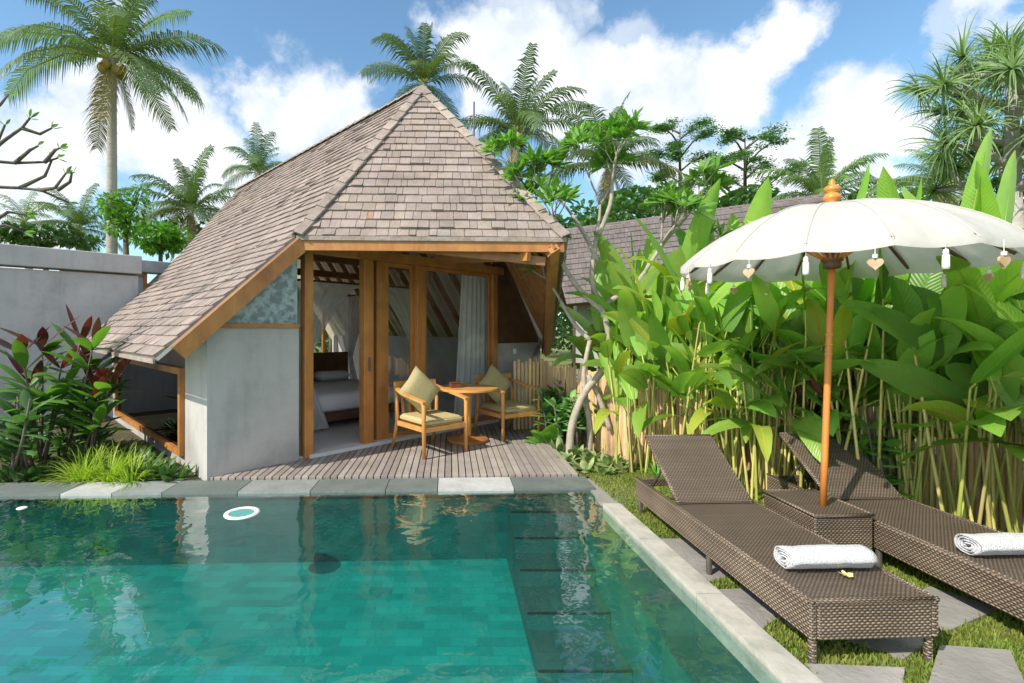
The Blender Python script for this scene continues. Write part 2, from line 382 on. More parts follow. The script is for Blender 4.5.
# unseen cloud cover added behind the camera as pale fill light
n2=N.n('ShaderNodeTexNoise',i_Vector=tc.outputs['Generated'],i_Scale=2.2,i_Detail=7.,i_Roughness=.62)
m2=N.n('ShaderNodeMapRange',interpolation_type='SMOOTHSTEP',i_Value=n2.outputs[0]);m2.inputs[1].default_value=.36;m2.inputs[2].default_value=.58;m2.inputs[4].default_value=.9
sp=N.n('ShaderNodeSeparateXYZ',i_Vector=tc.outputs['Generated'])
bk=N.n('ShaderNodeMapRange',i_Value=sp.outputs[1]);bk.inputs[1].default_value=.5;bk.inputs[2].default_value=.2
acc=N.math('MAXIMUM',acc,N.math('MULTIPLY',m2.outputs[0],bk.outputs[0]))
n3=N.n('ShaderNodeTexNoise',i_Vector=tc.outputs['Generated'],i_Scale=7.,i_Detail=6.,i_Roughness=.6)
cr=N.n('ShaderNodeMapRange',i_Value=n3.outputs[0]);cr.inputs[1].default_value=.35;cr.inputs[2].default_value=.6
cc=N.mixc(cr.outputs[0],(.66,.73,.83),(.97,.98,1.0))
bg2=N.n('ShaderNodeBackground',i_Strength=.445,i_Color=cc)
mx=N.n('ShaderNodeMixShader');N.l(acc,mx.inputs[0]);N.l(bg.outputs[0],mx.inputs[1]);N.l(bg2.outputs[0],mx.inputs[2])
wo=N.n('ShaderNodeOutputWorld');N.l(mx.outputs[0],wo.inputs[0])
# ---------------------------------------------------------------- ground, pool, deck
ZW,ZC,ZD=.018,.042,.07
def poolx(Y): return 1.373-.0545*(Y-4.37)+0.0      # inner face of the right pool wall
fl,fr_=gp(0,494,ZC),gp(583,487,ZC)
def fary(X): return fl.y+(fr_.y-fl.y)/(fr_.x-fl.x)*(X-fl.x)   # front line of the far coping
XL,YN=-8.5,-2.5
# ground: one sheet round the pool hole, out to the horizon
g=MB()
B_=900
rx1,rx2=poolx(YN)+.02,poolx(fary(1.37))+.02
pool=[(XL,YN),(rx1,YN),(rx2,fary(1.37)+.02),(XL,fary(XL)+.02)]
out=[(-B_,-B_),(B_,-B_),(B_,B_),(-B_,B_)]
g.add([(x,y,0) for x,y in out]+[(x,y,0) for x,y in pool],[(0,1,5,4),(1,2,6,5),(2,3,7,6),(3,0,4,7)])
g.build('ground',lawnm,kind='structure')
b=MB() # pool basin, built well: floor, walls, steps, shelf
ZF=-.66
yl,yr=fary(XL)+.01,fary(1.37)+.01
b.add([(XL,YN,ZF),(rx1,YN,ZF),(rx2,yr,ZF),(XL,yl,ZF)],[(0,1,2,3)],mi=0)
b.add([(XL,yl,ZF),(rx2,yr,ZF),(rx2,yr,ZC-.03),(XL,yl,ZC-.03)],[(0,1,2,3)],mi=1)
b.add([(rx1,YN,ZF),(rx2,yr,ZF),(rx2,yr,ZC-.03),(rx1,YN,ZC-.03)],[(0,3,2,1)],mi=1)
b.add([(XL,YN,ZF),(XL,yl,ZF),(XL,yl,ZC-.03),(XL,YN,ZC-.03)],[(0,3,2,1)],mi=1)
b.add([(XL,YN,ZF),(rx1,YN,ZF),(rx1,YN,ZC-.03),(XL,YN,ZC-.03)],[(0,3,2,1)],mi=1)
b.build('pool',[tile,tilew],kind='structure')
st=MB();stepr=mat('pool_riser',(.02,.13,.12),(.03,.165,.15),4,.5)
sy=[(yr-.005,-.0),(4.50,-.06),(4.22,-.18),(3.92,-.31),(3.55,-.44),(3.12,-.56)]
for i in range(1,len(sy)):
    y1=sy[i-1][0];y0=sy[i][0];z=sy[i][1]
    st.box(((.56+1.16)/2,(y0+y1)/2,(z+ZF)/2-.002*i),(.60,y1-y0+.0,z-ZF),mi=0)
    st.box(((.56+1.16)/2,y0-.004,z-.0085),(.602,.010,.013),mi=1);st.box(((.56+1.16)/2,y0-.003,z-.08),(.600,.006,.128),mi=3)
# shelf along the right wall
def shelf(y0,y1,z,x0):
    st.add([(x0,y0,z),(poolx(y0),y0,z),(poolx(y1),y1,z),(x0,y1,z),(x0,y0,ZF),(poolx(y0),y0,ZF)],[(0,1,2,3),(0,4,5,1)],mi=0)
    st.add([(x0,y0,z),(x0,y1,z),(x0,y1,ZF),(x0,y0,ZF)],[(0,1,2,3)],mi=2)
shelf(1.0,yr-.004,-.09,1.163)
st.build('pool_steps',[stept,stepd,tilew,stepr],kind='structure')
w=MB();w.add([(XL,YN,ZW),(rx1-.03,YN,ZW),(rx2-.03,yr,ZW),(XL,yl,ZW)],[(0,1,2,3)])
w.build('water',water,kind='structure')
# far coping of cut stones, dark and pale
c=MB();x=XL;tot=fr_.x+.12
seq=[2,0,1,0,2,1,0]
while x<tot-.05:
    Ls=rnd.uniform(.42,.85);x2=min(x+Ls,tot)
    if tot-x2<.2:x2=tot
    mi=[1,0,2,0,1,1,2][rnd.randrange(7)]
    if x2==tot: mi=1
    y0,y1=fary(x)-.012,fary(x2)-.012
    e=.004
    vs=[(x+e,y0,ZC),(x2-e,y1,ZC),(x2-e,y1+.365,ZC),(x+e,y0+.365,ZC)]
    dz=rnd.uniform(-.002,.002)
    vs=[(a,bb,cc_+dz) for a,bb,cc_ in vs]
    c.prism([(a,bb,cc_-.06) for a,bb,cc_ in vs],(0,0,.06),mi=mi)
    x=x2
c.build('pool_edge',[coping_l,coping_d,coping_m],kind='structure')
# right kerb
k=MB();n=9;ya,yb=-2.4,4.40
for i in range(n):
    y0=ya+(yb-ya)*i/n+.003;y1=ya+(yb-ya)*(i+1)/n-.003
    vs=[(poolx(y0),y0,-.095),(poolx(y0)+.155,y0,-.1),(poolx(y1)+.155,y1,-.1),(poolx(y1),y1,-.1)]
    k.prism(vs,(0,0,.145))
k.build('pool_kerb',sidecop,kind='structure')
# paving: stepping stones in the lawn and slab at the pool corner
pv=MB()
def slab(pts,h=.012,tone=1):
    slab.k+=1;h+=.0035*(slab.k%5)
    cx_=sum(p[0] for p in pts)/len(pts);cy_=sum(p[1] for p in pts)/len(pts)
    vs=[V((p[0],p[1],-.03)) for p in pts];tp=[V((p[0],p[1],h)) for p in pts]
    pv.prism(vs,(0,0,h+.03),col=(tone,tone,tone))
slab.k=0
slab([(1.352,4.412),(1.86,4.45),(1.80,5.25),(1.44,5.22)])
slab([gp(560,482).xy,gp(600,505).xy,gp(592,478).xy]) if 0 else None
PAV=[]
def inside(x,y):
    for P in PAV:
        c_=False
        for i in range(len(P)):
            a,b_=P[i],P[i-1]
            if (a.y>y)!=(b_.y>y) and x<(b_.x-a.x)*(y-a.y)/(b_.y-a.y)+a.x:c_=not c_
        if c_:return True
    return False
def quad(px):
    PAV.append([gp(a,b_).xy for a,b_ in px]);slab([(gp(a,b_).x,gp(a,b_).y) for a,b_ in px],tone=rnd.uniform(.9,1.2))
for q in [[(838,640),(868,616),(940,634),(905,662)],[(838,712),(806,668),(905,672),(900,712)],[(928,690),(940,650),(1010,655),(1030,700)],
          [(655,540),(690,540),(735,577),(700,585)],[(760,610),(800,600),(850,625),(800,634)],
          [(700,478),(760,478),(770,490),(715,492)],[(880,610),(930,590),(1000,612),(950,634)],[(905,560),(950,548),(1000,565),(960,582)],[(700,592),(745,590),(790,610),(750,640)]]:
    quad(q)
pv.build('path',paver,kind='structure')
# lawn blades
gb=MB()
for i in range(170000):
    Y=1.7+4.4*rnd.random()**1.3
    X=rnd.uniform(poolx(Y)+.17,6.2-.9*(Y-1.7)+.2)
    if noise.noise(V((X*1.7,Y*1.7,3)))<-.62 or inside(X,Y): continue
    h=rnd.uniform(.015,.04)*(1.4 if rnd.random()<.1 else 1);a=rnd.uniform(0,PI*2);wd=.0045+.0012*Y
    t=rnd.uniform(.6,1.35);dx,dy=math.cos(a)*wd,math.sin(a)*wd
    lx,ly=rnd.uniform(-1,1)*h*.6,rnd.uniform(-1,1)*h*.6
    gb.add([(X-dx,Y-dy,0),(X+dx,Y+dy,0),(X+lx,Y+ly,h)],[(0,1,2)],(t,t*rnd.uniform(.85,1.05),t*.8))
gb.build('grass',grassm,kind='stuff',label='short green lawn grass growing round the stepping stones',cat='grass')
# deck
dk=MB()
dl=gp(212,478,ZD);drf=V((1.36,fary(1.36)+.36,ZD));drb=V((1.62,7.3,ZD))
xx=-2.53
pitch=.075
while xx<1.75:
    # boards run away from the pool, slightly fanned like the picture's
    y0=fary(xx)+.365
    y1=8.9
    # right edge of the deck slants inwards
    xr=1.40
    if xx+pitch<xr+.02:
        t=rnd.uniform(.78,1.2)
        sk=-.02
        dk.box((xx+pitch/2,(y0+y1)/2,ZD-.02+rnd.uniform(-.001,.001)),(pitch-.010,y1-y0,.04),col=(t,t*rnd.uniform(.96,1.02),t*rnd.uniform(.94,1.03)),bev=.003)
    xx+=pitch
dk.build('deck',deckm,kind='structure')
sb=MB();sb.box((-.78,7.1,.012),(4.3,3.7,.02));sb.build('deck_base',wooddk,kind='structure')
# planting bed soil, a hair above the lawn
so_=MB();so_.add([(-9.5,5.02,.02),(-2.53,5.10,.02),(-6.4,9.2,.02),(-9.5,9.2,.02)],[(0,1,2,3)])
so_.add([(1.44,5.26,.02),(1.9,5.3,.02),(2.3,5.2,.02),(5.2,2.6,.02),(6.5,2.6,.02),(6.5,9,.02),(1.44,9,.02)],[(0,1,2,3,4,5,6)])
so_.build('planting_bed',soil,kind='structure')
# ---------------------------------------------------------------- villa
Q0=gp(207,478,ZD);Q0.z=0
TH=math.atan2(.69,.724)
eA=V((math.cos(TH),math.sin(TH),0));eB=V((-math.sin(TH),math.cos(TH),0))
def toL(p): q=V(p)-Q0; return V((q.dot(eA),q.dot(eB),q.z))
def toW(a,b,z=0): return Q0+eA*a+eB*b+V((0,0,z))
def gab(px,py,b=0.):
    "where the sight line meets the upright plane at depth b behind the gable (house coordinates)"
    k=(px-CX)/F  # X=kY
    # ((kY,Y)-Q0).eB=b
    Y=(b+Q0.dot(eB))/(k*eB.x+eB.y)
    p=V((k*Y,Y,CAMZ+(CY-py)/F*Y));return toL(p)
def side(px,py,a=0.):
    k=(px-CX)/F;Y=(a+Q0.dot(eA))/(k*eA.x+eA.y)
    return toL(V((k*Y,Y,CAMZ+(CY-py)/F*Y)))
hs=thing('villa',Q0,'grey rendered villa with a steep wood shingle roof and open timber porch','house',rz=TH)
A=gab(297,237,-.12);
YA=toW(*A).y
B=toL(dp(566,239,YA))
slope=1.157;SL=.93;EB=V((-.36,-.12,A.z-SL*(A.x+.36)))
# apex on the left plane
best=None
for i in range(4000):
    Y=5.5+i*.001;p=toL(dp(422,90,Y))
    d=abs(p.z-(A.z+slope*(p.x-A.x)))
    if best is None or d<best[0]:best=(d,p,Y)
T=best[1]
def onpl(px,py,Y0=5.5):
    best=None
    for i in range(6000):
        Y=Y0+i*.001;p=toL(dp(px,py,Y));d=abs(p.z-(A.z+slope*(p.x-A.x)))
        if best is None or d<best[0]:best=(d,p)
    return best[1]
E=V((-.50,-.14,A.z-SL*(A.x+.50)))
U=V((T.x,T.y+7.0,T.z))
for i in range(3000):
    p=V((T.x,T.y+4+i*.002,T.z));w_=toW(*p)
    if CX+F*w_.x/w_.y<239: U=p;break
Fp=V((E.x,5.6,E.z))
for i in range(4000):
    p=V((E.x,3+i*.002,E.z));w_=toW(*p)
    if CX+F*w_.x/w_.y<80: Fp=p;break
def px(p):
    w_=toW(*p); return (round(CX+F*w_.x/w_.y),round(CY-F*(w_.z-CAMZ)/w_.y))
A2=V((A.x,Fp.y+(U.y-Fp.y)*(A.z-E.z)/(T.z-E.z),A.z))
Cc=gab(552,347,-.12)
Cr=V((Cc.x,U.y,Cc.z))
slR=(T.z-Cc.z)/(Cc.x-T.x)
print('A',A,'E',E,'B',B,'T',T,'U',U,'F',Fp,'C',Cc,px(Cc),'U',px(U),'F',px(Fp),'slope',slope)
WID=2*T.x
HW=2*T.x-0.0
# --- shingled planes
def clip(poly,a,b,c):
    "keep a*x+b*y<=c"
    o=[]
    for i in range(len(poly)):
        p,q=poly[i],poly[(i+1)%len(poly)];dpv=a*p[0]+b*p[1]-c;dq=a*q[0]+b*q[1]-c
        if dpv<=0:o.append(p)
        if (dpv<0<dq) or (dq<0<dpv):
            t=dpv/(dpv-dq);o.append((p[0]+t*(q[0]-p[0]),p[1]+t*(q[1]-p[1])))
    return o
def shingles(pts,eave_dir,exp=.2,th=.020,parent=None):
    "cover the plane polygon pts (outside up) with rows of split shingles parallel to eave_dir"
    pts=[V(p) for p in pts];u=V(eave_dir).normalized()
    n=(pts[1]-pts[0]).cross(pts[2]-pts[0]).normalized()
    if n.z<0:n=-n
    vv=n.cross(u)
    if vv.z<0:vv=-vv
    o=pts[0]
    P2=[((p-o).dot(u),(p-o).dot(vv)) for p in pts]
    ar=sum(P2[i][0]*P2[(i+1)%len(P2)][1]-P2[(i+1)%len(P2)][0]*P2[i][1] for i in range(len(P2)))
    if ar<0:P2=P2[::-1]
    y0=min(p[1] for p in P2);y1=max(p[1] for p in P2);x0=min(p[0] for p in P2);x1=max(p[0] for p in P2)
    m=MB();r=0;y=y0-.02
    while y<y1:
        x=x0-rnd.random()*.2;rowt=rnd.uniform(.95,1.05)
        while x<x1:
            wd=rnd.uniform(.07,.21)
            jit=rnd.uniform(-.006,.005)
            q=[(x+.003,y+jit),(x+wd-.003,y+jit),(x+wd-.003,y+exp+.012),(x+.003,y+exp+.012)]
            for i in range(len(P2)):
                a,bb=P2[i],P2[(i+1)%len(P2)]
                nx,ny=bb[1]-a[1],-(bb[0]-a[0])
                q=clip(q,nx,ny,nx*a[0]+ny*a[1])
                if len(q)<3:break
            if len(q)>=3:
                t=rnd.uniform(.86,1.12)*rowt
                if rnd.random()<.004: c_=(1.1,.8,.62)
                else: c_=(t*rnd.uniform(.98,1.05),t,t*rnd.uniform(.95,1.03))
                def P(s,lift): 
                    return o+u*s[0]+vv*s[1]+n*lift
                lf=rnd.uniform(.7,1.2) if rnd.random()<.95 else 1.7
                top=[P(s,.012+th*lf*(1-(s[1]-y)/(exp+.012))*1.0+.006) for s in q]
                bot=[P(s,.0) for s in q]
                k=len(q)
                fs=[tuple(range(k,2*k))]+[(i,(i+1)%k,k+(i+1)%k,k+i) for i in range(k)]
                m.add(bot+top,fs,c_)
            x+=wd
        y+=exp;r+=1
    return m
def slabm(pts,th,mb):
    pts=[V(p) for p in pts];n=(pts[1]-pts[0]).cross(pts[2]-pts[0]).normalized()
    if n.z<0:n=-n
    mb.prism([p-n*(.002+th) for p in pts],n*th)
    return n
rf=MB()
planes=[([E,Fp,A2,A],(0,1,0)),([A,A2,U,T],(0,1,0)),([A,B,T],(B-A)),([B,Cc,T],(Cc-B)),([Cc,Cr,U,T],(0,1,0))]
for pts,_ in planes[:1]+planes[1:]: slabm(pts,.035,rf)
roof=rf.build('roof',ceil,hs)
for pts,dr in planes:
    shingles(pts,dr,.15).build('shingles',shingle,roof)
def capline(p,q,w=.115):
    m=MB();p=V(p);q=V(q);L=(q-p).length;d=(q-p)/L;n=int(L/.24)
    sx=d.cross(V((0,0,1))).normalized();up=sx.cross(d)
    for i in range(n):
        a=p+d*(L*i/n);b_=p+d*(L*(i+1)/n+.03);t=rnd.uniform(.8,1.2)
        for s in(-1,1):
            lo=-.62
            v=[a+up*.062,a+sx*s*w*.8+up*(.062+lo*w*.8),b_+sx*s*w*.8+up*(.045+lo*w*.8),b_+up*.045]
            v2=[x_+up*.022 for x_ in v]
            m.add(v+v2,[(0,1,2,3),(7,6,5,4),(0,4,5,1),(1,5,6,2),(2,6,7,3),(3,7,4,0)],(t,t,t))
    return m
capline(A+V((0,-.02,0)),T).build('hip_cap',caps,roof)
capline(B,T).build('hip_cap',caps,roof)
capline(T,U).build('ridge_cap',caps,roof)
# rafters under the planes
def rafters(pts_lo,pts_hi,n,mb,drop=.09,w=.05,h=.11,skip=0):
    (a0,a1),(b0,b1)=pts_lo,pts_hi
    for i in range(n):
        t=(i+.5)/n
        p=V(a0).lerp(V(a1),t);q=V(b0).lerp(V(b1),t)
        mb.bar(p-V((0,0,drop)),q-V((0,0,drop)),w,h)
rm=MB();dz=V((0,0,.0))
rafters((E+V((.25,.25,.23)),Fp+V((.25,-.2,.23))),(A+V((0,.4,0)),V((A.x,Fp.y-.2,A.z))),12,rm,.15)
rafters((A+V((0,.4,0)),V((A.x,Fp.y-.2,A.z))),(T-V((0,0,.1)),V((T.x,Fp.y-.2,T.z-.1))),12,rm,.15)
rafters((Cc+V((-.25,.2,.29)),Cr+V((-.25,-1.2,.29))),(T-V((0,0,.1)),V((T.x,Cr.y-1.2,T.z-.1))),13,rm,.16)
def fan(P,Q_,n_):
    nn=(Q_-P).cross(T-P).normalized()
    if nn.z<0:nn=-nn
    for i in range(n_):
        t=(i+.5)/n_;p=P.lerp(Q_,t)-nn*.11;q=T-nn*.11;rm.bar(p.lerp(q,.05),p.lerp(q,.93),.05,.11,up=nn)
fan(A,B,8)
nn=(Cc-B).cross(T-B).normalized()
if nn.z<0:nn=-nn
for i in range(1,10):
    t=i/10;rm.bar(B.lerp(Cc,t).lerp(B.lerp(T,t),.03)-nn*.09,B.lerp(T,t).lerp(B.lerp(Cc,t),.03)-nn*.09,.045,.08,up=nn)

rm.build('rafter',woodrf,roof)
# ridge beam, porch beams, bargeboards
def piece(name,p,q,w,h,m=wood,parent=hs,up=(0,0,1),label=None):
    mb=MB();mb.bar(p,q,w,h,up);return mb.build(name,m,parent,label=label)
AB=(B-A).normalized()
iy=toL(Q0+V((0,1,0)))
piece('porch_beam',A+iy*.03+AB*.02-V((0,0,.085)),B+iy*.03-AB*.02-V((0,0,.085)),.07,.13)
piece('fascia',A-iy*.012-AB*.0-V((0,0,.012)),B-iy*.012-V((0,0,.012)),.03,.05,caps)
dE=(EB-A).normalized();nL=V((-SL,0,1)).normalized()
piece('bargeboard',A+V((-.01,-.035,-.0))-nL*.10,EB+dE*.02+V((0,-.035,0))-nL*.10,.045,.16,wood,up=nL)
# right rake: deep dark board below the last pane
rk=(Cc-B).normalized();nR=(Cc-B).cross(T-B).normalized()
if nR.z<0:nR=-nR
piece('bargeboard',B-nR*.12,Cc-nR*.12,.04,.20,wooddk,up=nR)
piece('porch_rafter',B+V((-.10,.05,-.12))-AB*.04,Cc+V((-.15,0,-.12)),.07,.12,wood,up=nR)
piece('eave_board',E-V((.012,0,.03)),Fp-V((.012,0,.03)),.02,.045,caps)
piece('hip_rafter',A+V((.1,.1,-.14)),T-V((0,0,.2)),.07,.14,woodrf)
piece('hip_rafter',B+V((-.1,.1,-.16)),T-V((0,0,.2)),.07,.14,woodrf)
# walls
def wall(mb,p,q,z0,z1,th,inward):
    p=V(p);q=V(q);off=V(inward).normalized()*th
    mb.prism([V((p.x,p.y,z0)),V((q.x,q.y,z0)),V((q.x,q.y,z1)),V((p.x,p.y,z1))],off)
P1=gab(302,460,0)           # left jamb of the doorway
ZP=gab(250,328,0).z         # top of the left concrete
zr=gab(515,343,0).z
xw1=gab(497,400,0).x
XR=Cc.x-.20
print('P1',P1,'ZP',ZP,'zr',zr,'xw1',xw1,'XR',XR)
def raft_z(a): # underside of the left/right plane at a
    if a<A.x:return A.z+SL*(a-A.x)-.10
    return A.z+slope*(a-A.x)-.10 if a<T.x else T.z-slR*(a-T.x)-.12
m=MB()
# left gable concrete with sloping shoulder under the roof
sh=raft_z(0.0)
xs_=(ZP-raft_z(0))/SL
m.prism([V((0,0,-.1)),V((P1.x-.04,0,-.1)),V((P1.x-.04,0,ZP)),V((max(xs_,.0),0,ZP)),V((0,0,sh))],V((0,.16,0)))
m.build('wall',concrete,hs)
# window in the left side wall
wa=side(118,430,0);wb=side(185,458,0);wt=side(185,368,0)
t0,t1=wb.y,wa.y;zb=.15;zt=min(wt.z,raft_z(0)-.0)
print('window',t0,t1,zb,zt,'shoulder',sh)
LB=7.2
m=MB()
m.prism([V((0,.162,-.1)),V((0,t0,-.1)),V((0,t0,sh)),V((0,.162,sh))],V((.15,0,0)))
m.build('wall',concrete,hs)
m=MB();m.prism([V((0,t0+.001,-.1)),V((0,t1,-.1)),V((0,t1,zb)),V((0,t0+.001,zb))],V((.15,0,0)));m.build('wall',concrete,hs)
m=MB();m.prism([V((0,t1+.001,-.1)),V((0,LB,-.1)),V((0,LB,sh)),V((0,t1+.001,sh))],V((.15,0,0)));m.build('wall',concrete,hs)
def framed(parent,p,q,z0,z1,name='window',fw=.06,dp_=.09,mullions=(),th=wood,outn=(0,-1,0),label=None,gl=None):
    "timber frame from p to q (plan) with one pane"
    p=V((p[0],p[1],0));q=V((q[0],q[1],0));d=(q-p).normalized();mb=MB();p0=V((p.x,p.y,0));q0=V((q.x,q.y,0))
    up=V((0,0,1))
    for zz in (z0+fw/2,z1-fw/2): mb.bar(p0+V((0,0,zz)),q0+V((0,0,zz)),dp_,fw)
    for pt in (p0+d*fw/2,q0-d*fw/2): mb.bar(pt+V((0,0,z0+fw)),pt+V((0,0,z1-fw)),dp_ ,fw,up=d)
    for t in mullions:
        pt=p0.lerp(q0,t);mb.bar(pt+V((0,0,z0+fw)),pt+V((0,0,z1-fw)),dp_*.8,fw*.8,up=d)
    f=mb.build(name,th,parent,label=label)
    g_=MB();nn=d.cross(up)*.006
    a=p0+d*fw;b_=q0-d*fw
    g_.prism([a+V((0,0,z0+fw))-nn/2,b_+V((0,0,z0+fw))-nn/2,b_+V((0,0,z1-fw))-nn/2,a+V((0,0,z1-fw))-nn/2],nn)
    g_.build('pane',gl or glass,f)
    return f
framed(hs,(-.01,t0+.01),(-.01,t1-.01),zb+.003,zt,fw=.075,gl=glassd)
# triangular gable light over the left concrete
xg0,xg1=xs_+.05,P1.x-.045
m=MB();zt_=raft_z(xg1)
zl=ZP+.05
m.prism([V((xs_+.05,.03,zl)),V((xg1,.03,zl)),V((xg1,.03,zt_))],V((0,.006,0)))
gg=MB();gg.bar(V((xs_-.02,.03,ZP+.024)),V((P1.x-.04,.03,ZP+.024)),.10,.045)
fr0=gg.build('gable_window',wood,hs)
sat=glassmat('patterned_glass',(.62,.70,.72),1.6,.12)
# lightly frosted pane
N_=NT('frosted_glass')
tc_=N_.n('ShaderNodeTexCoord');no_=N_.n('ShaderNodeTexNoise',i_Vector=tc_.outputs['Object'],i_Scale=14.,i_Detail=6.)
rr_=N_.n('ShaderNodeMapRange',i_Value=no_.outputs[0]);rr_.inputs[1].default_value=.42;rr_.inputs[2].default_value=.6
cc_=N_.mixc(rr_.outputs[0],(.17,.22,.23),(.36,.44,.47))
pb=N_.n('ShaderNodeBsdfPrincipled',i_Roughness=.25);N_.l(cc_,pb.inputs[0])
oo_=N_.n('ShaderNodeOutputMaterial');N_.l(pb.outputs[0],oo_.inputs[0])
m.build('pane',N_.m,fr0,label='textured grey pane')
# gable posts
HZ=gab(310,247,0).z

def post(pxx,w,b_=.05,z1=None,name='post',m=wood,dp_=.12):
    g_=gab(pxx,430,b_)
    mb=MB();z1=z1 or HZ+.0
    mb.box((g_.x,b_,(ZD+z1)/2),(w,dp_,z1-ZD-.0),bev=.004);mb.build(name,m,hs);return g_.x
a0=post(307,.11,z1=HZ+.08)
a1=post(366.5,.15,z1=HZ-.062);a2=post(378.5,.14,.12,z1=HZ-.062);a3=post(419,.15,z1=HZ-.062);a4=post(493,.11,z1=HZ-.062)
print('posts',a0,a1,a2,a3,a4)
piece('header_beam',V((a0,.05,HZ)),V((xw1+.15,.05,HZ)),.14,.12)
# diagonal collar beams of the porch seen under the eave
piece('tie_beam',V((a0,-.02,HZ+.12)),toL(dp(545,248,YA+.1))-V((0,0,.16)),.06,.10,woodrf)
piece('tie_beam',V((T.x,.1,HZ+.05)),B+V((-.3,.3,-.2)),.06,.10,wood)
piece('ridge_beam',T-V((0,0,.34)),U-V((0,0,.34)),.09,.2,woodrf)
for s_ in (2.2,4.4):
    piece('collar_beam',V((A.x+.15,s_,HZ+.25)),V((T.x+(T.z-HZ-.25)/slR-.15,s_,HZ+.25)),.07,.14,woodrf)
# door sill
m=MB();m.box(((a0+xw1)/2+.0,.06,ZD+.02),(xw1-a0,.2,.045));m.build('sill',floorm,hs)
# sliding glass doors (fixed leaves)
framed(hs,(a2+.075,.09),(a3-.08,.09),ZD+.05,HZ-.065,'sliding_door',fw=.055,dp_=.04)
framed(hs,(a3+.08,.06),(a4-.06,.06),ZD+.05,HZ-.065,'sliding_door',fw=.055,dp_=.04)
m=MB();m.box((a1,-.02,1.15),(.03,.02,.18),bev=.006);m.build('handle',metald,hs)
# right concrete and dark cladding above it
m=MB();m.prism([V((xw1,0,-.1)),V((XR,0,-.1)),V((XR,0,raft_z(XR))),V((XR-(zr-raft_z(XR))/slR,0,zr)),V((xw1,0,zr))],V((0,.16,0)));m.build('wall',concrete,hs)
xa=XR-(zr-raft_z(XR))/slR
m=MB();m.prism([V((xw1,.04,zr+.002)),V((xa,.04,zr+.002)),V((xw1,.04,raft_z(xw1)))],V((0,.06,0)));m.build('cladding',wooddk,hs)
m=MB();m.prism([V((XR-.15,.162,-.1)),V((XR-.15,LB,-.1)),V((XR-.15,LB,raft_z(XR))),V((XR-.15,.162,raft_z(XR)))],V((.15,0,0)));m.build('wall',concrete,hs)
# rear gable: low wall with three tall windows, glass above
m=MB();m.prism([V((.15,LB-.16,-.1)),V((XR-.152,LB-.16,-.1)),V((XR-.152,LB-.16,.1)),V((.15,LB-.16,.1))],V((0,.15,0)));m.build('wall',concrete,hs)
m=MB();m.prism([V((.152,LB-.155,.102)),V((1.85,LB-.155,.102)),V((1.85,LB-.155,raft_z(1.85))),V((A.x,LB-.155,raft_z(A.x))),V((.152,LB-.155,raft_z(.152)))],V((0,.13,0)));m.build('wall',concrete,hs)
for i in range(3):
    x0=1.9+i*(XR-2.3)/3;framed(hs,(x0,LB-.1),(x0+(XR-2.3)/3-.04,LB-.1),.103,2.5,fw=.07)
piece('header_beam',V((.6,LB-.1,2.57)),V((XR-.5,LB-.1,2.57)),.12,.12)
m=MB();m.box((XR/2,LB/2,ZD-.035),(XR-.1,LB-.1,.11));m.build('floor',floorm,hs)
m=MB();sw=gab(514.5,351,-.006);m.box((sw.x,sw.y-.006,sw.z),(.085,.012,.085),bev=.004)
# ------------------------------------------------ things in and on the villa
def LT(name,a,b,z,label,cat,rz=0,group=None):
    return thing(name,toW(a,b,z),label,cat,rz=TH+rz,group=group)
s_=LT('light_switch',sw.x,sw.y,sw.z,'small white light switch on the grey wall behind the right armchair','switch')
m=MB();m.box((0,-.006,0),(.09,.014,.09),bev=.004);m.build('plate',white,s_)
m=MB();m.box((0,-.017,0),(.05,.008,.06),bev=.003);m.build('rocker',white,s_)
cl=gab(474,256,-.7);f_=LT('ceiling_light',cl.x,-.7,cl.z,'white round ceiling light under the porch roof','lamp')
m=MB();m.lathe([(.0,-.05),(.13,-.045),(.17,0),(.16,.03),(.0,.04)],20);m.build('shade',white,f_,smooth=True)
m=MB();m.tube([(0,0,.03),(0,0,raft_z(cl.x)-cl.z-.25)],.012);m.build('stem',metald,f_)
# bed
bd=LT('bed',2.75,2.35,ZD+.03,'low dark wood double bed with pale linen inside the villa','bed')
m=MB();m.box((0,0,.16),(2.1,2.15,.12),bev=.01)
m.build('base',wooddk,bd)
for sx in(-1,1):
    for sy_ in(-1,1):
        m=MB();m.box((sx*.98,sy_*1.0,.05),(.1,.1,.1));m.build('leg',wooddk,bd)
m=MB();m.box((0,0,.37),(2.0,2.05,.29),bev=.06);m.build('mattress',linen,bd,smooth=True)
m=MB();m.box((0,1.12,.55),(2.15,.06,1.0),bev=.01);m.build('headboard',wooddk,bd)
for i,sx in enumerate((-.5,.5)):
    pl=LT('bed_pillow',2.75+sx,3.15,ZD+.62,['left','right'][i]+' white pillow of the two lying on the bed','pillow',group='pillows on the bed')
    m=MB();m.box((0,0,.02),(.68,.42,.17),bev=.07);m.build('cushion',linen,pl,smooth=True)
cb=LT('cabinet',2.15,5.4,ZD+.03,'dark brown wooden cabinet at the back of the bedroom','cabinet')
m=MB();m.box((0,0,.55),(1.5,.5,1.1),bev=.01);m.build('carcass',wooddk,cb)
for i in range(3):
    m=MB();m.box((0,-.26,.22+i*.33),(1.4,.02,.29),bev=.005);dd=m.build('drawer',woodrf,cb)
    k_=MB();k_.box((0,-.285,.22+i*.33),(.2,.03,.02));k_.build('handle',metald,dd)
